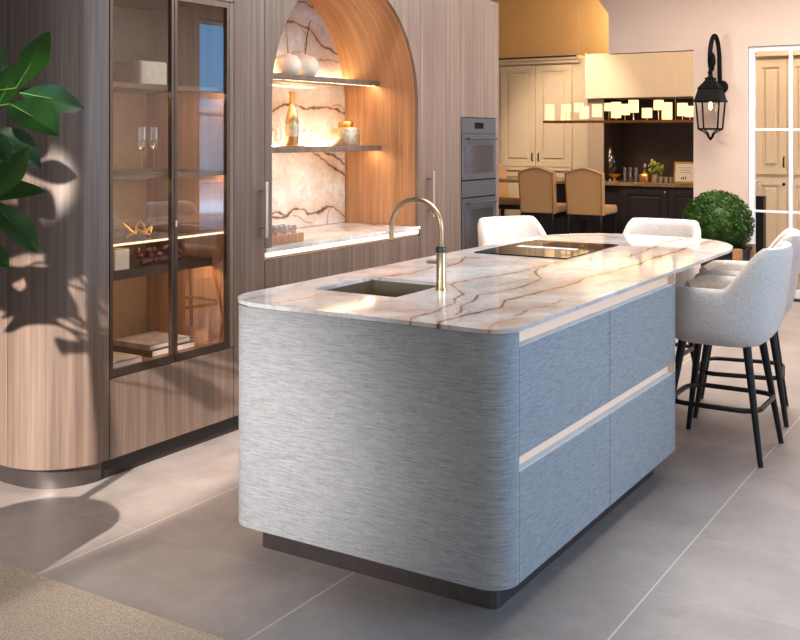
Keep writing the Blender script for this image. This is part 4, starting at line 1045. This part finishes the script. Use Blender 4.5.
# added island-end spot, then daylight from glazing behind and beside the camera
light('SPOT', (.3, 2.6, 1.25), (2.95, 2.68, .42), 430, (1, .96, .93), spot_size=math.radians(40), spot_blend=1, shadow_soft_size=.3)  # added spot, soft pool of light on the island end face
light('AREA', (-2.2, -.4, 2.3), (3.0, 2.0, .7), 42, (1, .96, .92), shape='RECTANGLE', size=3, size_y=2.2)
light('AREA', (5.0, -2.6, 2.0), (5.0, 1.5, .5), 120, (.42, .70, 1), shape='RECTANGLE', size=3.4, size_y=2.2)
# unseen fill lamps added at the ceilings and in the far room
light('AREA', (4.9, 1.8, 3.25), (4.9, 1.8, 0), 60, (1, .96, .93), shape='RECTANGLE', size=3.2, size_y=1.4)
light('AREA', (7.8, 1.6, 3.25), (7.8, 1.6, 0), 165, (1, .94, .88), shape='RECTANGLE', size=2.6, size_y=2.2)
light('AREA', (11.6, 4.2, 3.9), (12.2, 4.2, 0), 45, (1, .86, .68), shape='RECTANGLE', size=1.6, size_y=3)
light('SPOT', (11.6, 5.5, 3.6), (13.8, 5.6, 1.2), 250, (1, .85, .64), spot_size=math.radians(58), spot_blend=.7, shadow_soft_size=.15)
light('AREA', (11.2, 1.7, 3.6), (12.0, 1.7, 0), 60, (1, .84, .62), shape='RECTANGLE', size=1.0, size_y=1.4)
light('SPOT', (7.7, 3.35, 2.35), (XN, 2.7, 2.1), 60, (1, .88, .78), spot_size=math.radians(80), spot_blend=.6, shadow_soft_size=.04)  # added spot that throws the lantern shadow on the wall
light('SPOT', (5.9, 2.55, 3.2), (5.7, 3.6, .35), 75, (1, .88, .78), spot_size=math.radians(62), spot_blend=.8, shadow_soft_size=.08)  # added wash over the niche drawers and tall doors
light('POINT', (14.2, 5.0, 3.3), (13.6, 5, 0), 28, (1, .80, .5), shadow_soft_size=.25)

light('SPOT', (15, -5, 9), (21.5, -13.5, 0), 26000, (.62, .82, 1), spot_size=math.radians(84), spot_blend=.5, shadow_soft_size=.5)  # added spot brightening the street mirrored in the cabinet glass
wd_ = bpy.data.worlds.new('world'); bpy.context.scene.world = wd_; wd_.use_nodes = True
nt = wd_.node_tree; bg = nt.nodes['Background']; tc_ = nt.nodes.new('ShaderNodeTexCoord'); sx_ = nt.nodes.new('ShaderNodeSeparateXYZ')
rp = nt.nodes.new('ShaderNodeValToRGB'); mr = nt.nodes.new('ShaderNodeMapRange'); mr.inputs[1].default_value = -1; mr.inputs[2].default_value = 1
nt.links.new(tc_.outputs['Generated'], sx_.inputs[0]); nt.links.new(sx_.outputs[2], mr.inputs[0]); nt.links.new(mr.outputs[0], rp.inputs[0]); nt.links.new(rp.outputs[0], bg.inputs[0])
e = rp.color_ramp.elements; e[0].position = .47; e[0].color = (.13, .12, .115, 1); e[1].position = .51; e[1].color = (.31, .31, .31, 1)
n_ = e.new(.62); n_.color = (.26, .29, .33, 1); n_ = e.new(1.0); n_.color = (.24, .28, .34, 1)
rp2 = nt.nodes.new('ShaderNodeValToRGB'); e = rp2.color_ramp.elements
e[0].position = .47; e[0].color = (.5, .62, .78, 1); e[1].position = .51; e[1].color = (.75, 1.5, 2.4, 1); n_ = e.new(.65); n_.color = (.4, 1.0, 2.1, 1)
dt = nt.nodes.new('ShaderNodeVectorMath'); dt.operation = 'DOT_PRODUCT'; dt.inputs[1].default_value = (.72, -.69, 0); m2_ = nt.nodes.new('ShaderNodeMapRange')
m2_.inputs[1].default_value = .80; m2_.inputs[2].default_value = .97; mxc = nt.nodes.new('ShaderNodeMix'); mxc.data_type = 'RGBA'
nt.links.new(tc_.outputs['Generated'], dt.inputs[0]); nt.links.new(dt.outputs['Value'], m2_.inputs[0]); nt.links.new(mr.outputs[0], rp2.inputs[0])
nt.links.new(m2_.outputs[0], mxc.inputs[0]); nt.links.new(rp.outputs[0], mxc.inputs[6]); nt.links.new(rp2.outputs[0], mxc.inputs[7]); nt.links.new(mxc.outputs[2], bg.inputs[0])
bg.inputs[1].default_value = 1.1
sc_ = bpy.context.scene; sc_.view_settings.view_transform = 'Standard'; sc_.view_settings.look = 'None'; sc_.view_settings.exposure = .22; sc_.view_settings.gamma = .87
